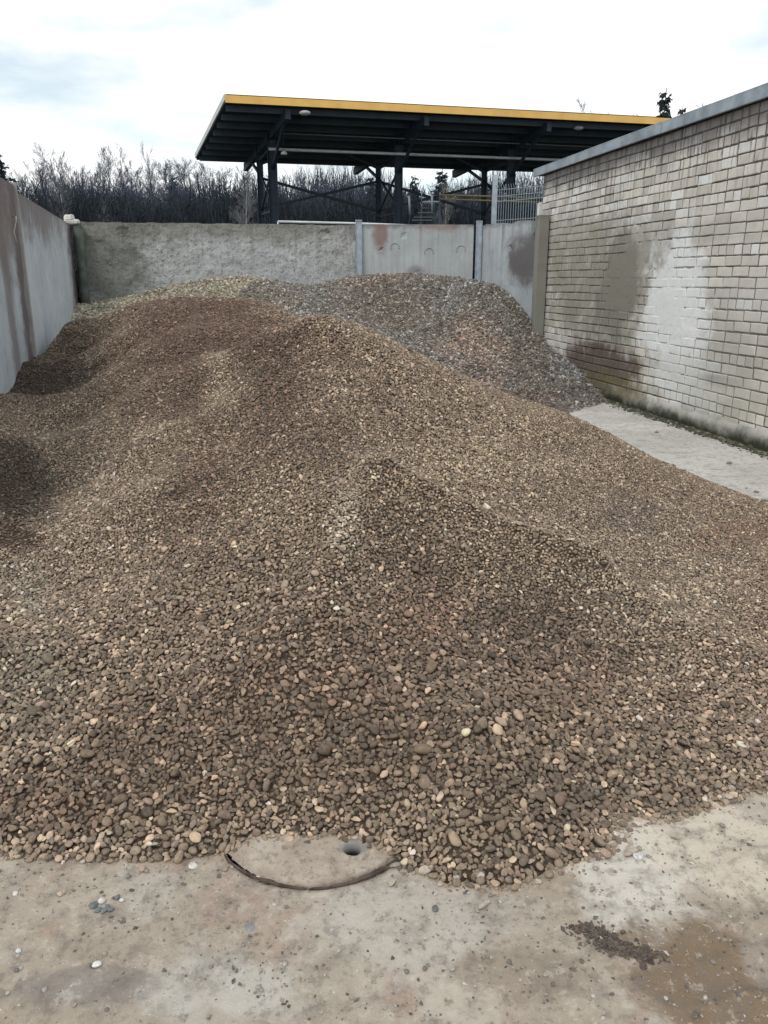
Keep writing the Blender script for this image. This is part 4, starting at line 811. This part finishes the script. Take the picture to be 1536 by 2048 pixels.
# ================================================================== TREES
def seg_mesh(name, segs, mat, k=3):
    S = np.array(segs, float); a = S[:, 0:3]; b = S[:, 3:6]; ra = S[:, 6]; rb = S[:, 7]; d = b-a; d /= np.linalg.norm(d, axis=1, keepdims=True)+1e-9
    ref = np.where(np.abs(d[:, 2:3]) < .9, np.array([[0, 0, 1.]]), np.array([[1., 0, 0]])); p = np.cross(d, ref); p /= np.linalg.norm(p, axis=1, keepdims=True); q = np.cross(d, p); n = len(S); V = np.zeros((n, 2*k, 3))
    for j in range(k):
        t = 2*math.pi*j/k; o = p*math.cos(t)+q*math.sin(t); V[:, j] = a+o*ra[:, None]; V[:, k+j] = b+o*rb[:, None]
    base = (np.arange(n)*2*k)[:, None]; F_ = np.concatenate([base+np.array([[j, (j+1) % k, k+(j+1) % k, k+j]]) for j in range(k)], 0)
    return mesh(name, V.reshape(-1, 3), F_, mat)
def grow(rng, p, d, L, r, lev, segs, maxlev, spread, up):
    n = 5 if lev == 0 else 3; pts = [p]; dd = d
    for i in range(n):
        dd = unit(dd+rng.normal(0, .05 if lev == 0 else .13, 3)+np.array([0, 0, up*(.0 if lev == 0 else .12)])); q = p+dd*L/n; r2 = r*(1-(i+1)/n*.85); r1 = r*(1-i/n*.85)
        segs[lev if lev < 2 else 2].append([*p, *q, max(r1, .0062), max(r2, .0045)]); p = q; pts.append(p)
    if lev == maxlev: return
    cnt = {0: 38, 1: 9, 2: 6}[lev]
    for c_ in range(cnt):
        f = rng.uniform(.22 if lev == 0 else .2, .98); i = min(int(f*n), n-1); q = pts[i]+(pts[i+1]-pts[i])*(f*n-i)
        az = rng.uniform(0, 2*math.pi); ax_ = unit(pts[i+1]-pts[i]); o = unit(np.cross(ax_, [math.cos(az), math.sin(az), .3])); an = spread*rng.uniform(.7, 1.25)
        nd = unit(ax_*math.cos(an)+o*math.sin(an)); l2 = L*({0: .34, 1: .5, 2: .5}[lev])*(1-f*.62 if lev == 0 else 1-f*.4)*rng.uniform(.7, 1.2)
        grow(rng, q, nd, l2, r*({0: .34, 1: .45, 2: .5}[lev])*(1-f*.5), lev+1, segs, maxlev, spread*1.05, up)
bark_d = simple('dark_bark', (.055, .055, .06), .95, 0, .3, 3); twig_m = simple('haze_blue_twigs', (.085, .102, .14), .95, 0, .25, 1)  # blue cast in the twig colour stands in for distance haze
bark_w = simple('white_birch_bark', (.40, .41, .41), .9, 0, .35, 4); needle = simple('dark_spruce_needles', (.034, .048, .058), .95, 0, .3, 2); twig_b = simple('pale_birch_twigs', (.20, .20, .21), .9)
birch = []
for k in range(7):
    rng = np.random.default_rng(100+k); sg = [[], [], []]; grow(rng, np.zeros(3), np.array([0, 0, 1.]), 10., .11, 0, sg, 3, .62 if k % 2 else .48, 1.)
    h = max(s[5] for s in sg[2]+sg[1]+sg[0]); birch.append((seg_mesh('trunk', sg[0], bark_w if k == 5 else bark_d, 6), seg_mesh('crown', sg[1]+sg[2], twig_b if k == 5 else twig_m), h))
def spruce_mesh(seed, Hh=10.):
    rng = np.random.default_rng(seed); sg = []
    for k in range(300):
        z = Hh*(.08+.92*rng.random()**.9); R0 = (Hh-z)/Hh*2.5*rng.uniform(.45, 1.15)+.16; az = rng.uniform(0, 6.283); d = np.array([math.cos(az), math.sin(az), -.25+.35*z/Hh]); a = np.array([0, 0, z]); b = a+d*R0
        b = b+rng.normal(0, .12, 3); sg.append([*a, *b, .03, .01])
        for j in range(12):
            f = rng.uniform(.15, 1); q = a+(b-a)*f; az2 = az+rng.choice([-1, 1])*rng.uniform(.5, 1.2); l = .42*R0**.5*(1.1-f*.6); e_ = q+np.array([math.cos(az2)*l, math.sin(az2)*l, -.12*l+rng.uniform(-.15, .05)]); sg.append([*q, *e_, .04, .01])
    tr = [[0, 0, 0, 0, 0, Hh*.5, .13, .09], [0, 0, Hh*.5, 0, 0, Hh*1.02, .09, .02]]
    return seg_mesh('trunk', tr, bark_d, 6), seg_mesh('crown', sg, needle), Hh*1.02
spr = [spruce_mesh(5), spruce_mesh(6), spruce_mesh(9)]
def tree(kind, px, py, Y, label, group=None, wd=1., name='birch_tree'):
    x, y, zt = W(px, py, Y); tm, cm, h = kind; s = zt/h; e = empty(name, (x, y, 0), label, 'tree', group); e.rotation_euler = (0, 0, random.uniform(0, 6.28)); e.scale = (s*wd, s*wd, s)
    for nm, me in (('trunk', tm), ('crown', cm)): o = bpy.data.objects.new(nm, me); link(o, e)
lb = 'bare grey tree in the wood beyond the back wall'; gb = 'bare trees along the edge of the wood'
front = [(-30, 300), (55, 312), (85, 325), (118, 284), (140, 300), (165, 328), (185, 322), (208, 283), (228, 290), (250, 318), (280, 322), (330, 318), (352, 330), (372, 318), (398, 322), (425, 328), (455, 335), (545, 335), (580, 340), (612, 330), (640, 338), (668, 345), (700, 335), (735, 350), (905, 350), (945, 345), (985, 352), (1225, 200), (1195, 232), (1290, 226), (1410, 214), (1445, 204), (1490, 192), (1520, 184), (1560, 180), (-90, 290), (30, 335)]
def where(px): return (lb+', left of the canopy roof', gb+' left of the canopy') if px < 520 else (('bare grey tree in the wood seen beneath the dark canopy', 'bare trees seen under the canopy') if px < 1095 else ('bare tree whose top shows over the brick building and yellow fascia', 'bare trees behind the brick building'))
for k, (px, py) in enumerate(front): tree(birch[k % 5 if k % 7 else 6], px, py, random.uniform(50, 64), *where(px), random.uniform(.85, 1.15))
for k in range(110):
    px = -160+k*17+random.uniform(-15, 15); 
    lim = 332 if px < 520 else (352 if px < 760 else 372); tree(birch[(k*3) % 5], px, lim+random.uniform(-14, 36), random.uniform(58, 90), *where(px), random.uniform(.8, 1.2))
tree(birch[5], 487, 342, 44, 'white stemmed birch standing alone left of the canopy columns'); tree(birch[5], 195, 395, 47, 'small pale birch trunk above the middle of the rough slab, left side', wd=.7); tree(birch[5], 125, 330, 47, 'thin pale birch above the left wall corner', wd=.7)
tree(birch[5], 897, 345, 46, 'pale forked birch seen between the canopy columns near the stairs')
SN = 'spruce_tree'
tree(birch[3], 303, 278, 56, 'tallest narrow bare tree of the wood left of the canopy roof', wd=.6); tree(spr[1], -8, 300, 38, 'dark spruce at the far left edge above the wall', name=SN, wd=1.0); tree(spr[2], 25, 352, 36, 'short dark spruce peeking over the left wall', name=SN)
tree(spr[0], 830, 350, 52, 'smaller dark spruce right of the middle canopy column', name=SN); tree(spr[1], 885, 338, 55, 'broad dark spruce behind the stairs under the canopy', name=SN, wd=1.2); tree(spr[2], 742, 352, 50, 'dark spruce partly hidden by the middle canopy columns', name=SN)
tree(spr[1], 1333, 176, 52, 'tall spruce sticking up above the yellow fascia beside the brick building', name=SN, wd=.8); tree(spr[2], 1366, 212, 54, 'shorter spruce just right of the tall one over the roof edge', name=SN, wd=.7); tree(spr[0], 345, 350, 66, 'dark spruce deep in the wood left of the canopy roof', name=SN)
# thicket and deep wood
def thicket(name, n, x0, x1, y0, y1, hmin, hmax, r, mat, seed, label, lean=.12):
    rng = np.random.default_rng(seed); x = rng.uniform(x0, x1, n); y = rng.uniform(y0, y1, n); z0 = rng.random(n)**1.3*hmax*.75; top = hmax*(.78+.22*fbm(x, y*0+seed, .22, 3, seed)); l = rng.uniform(hmin, hmin*2.2, n)
    z1 = np.minimum(z0+l, top*rng.uniform(.8, 1.05, n)); z0 = np.minimum(z0, z1-.3); S = np.stack([x, y, z0, x+rng.normal(0, lean, n)*l, y+rng.normal(0, lean, n)*l, z1, np.full(n, r), np.full(n, r*.4)], 1)
    o = obj(name, seg_mesh(name, S, mat)); tag(o, label, kind='stuff'); return o
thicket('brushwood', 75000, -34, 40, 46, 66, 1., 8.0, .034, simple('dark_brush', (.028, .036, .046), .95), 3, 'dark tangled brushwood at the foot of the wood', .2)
thicket('distant_wood', 95000, -62, 70, 74, 92, 1.6, 13.5, .026, simple('far_wood_haze_blue', (.062, .078, .105), .95), 4, 'far mass of bare branches behind the first trees', .13)  # distance haze is mixed into the far wood's bluish colour
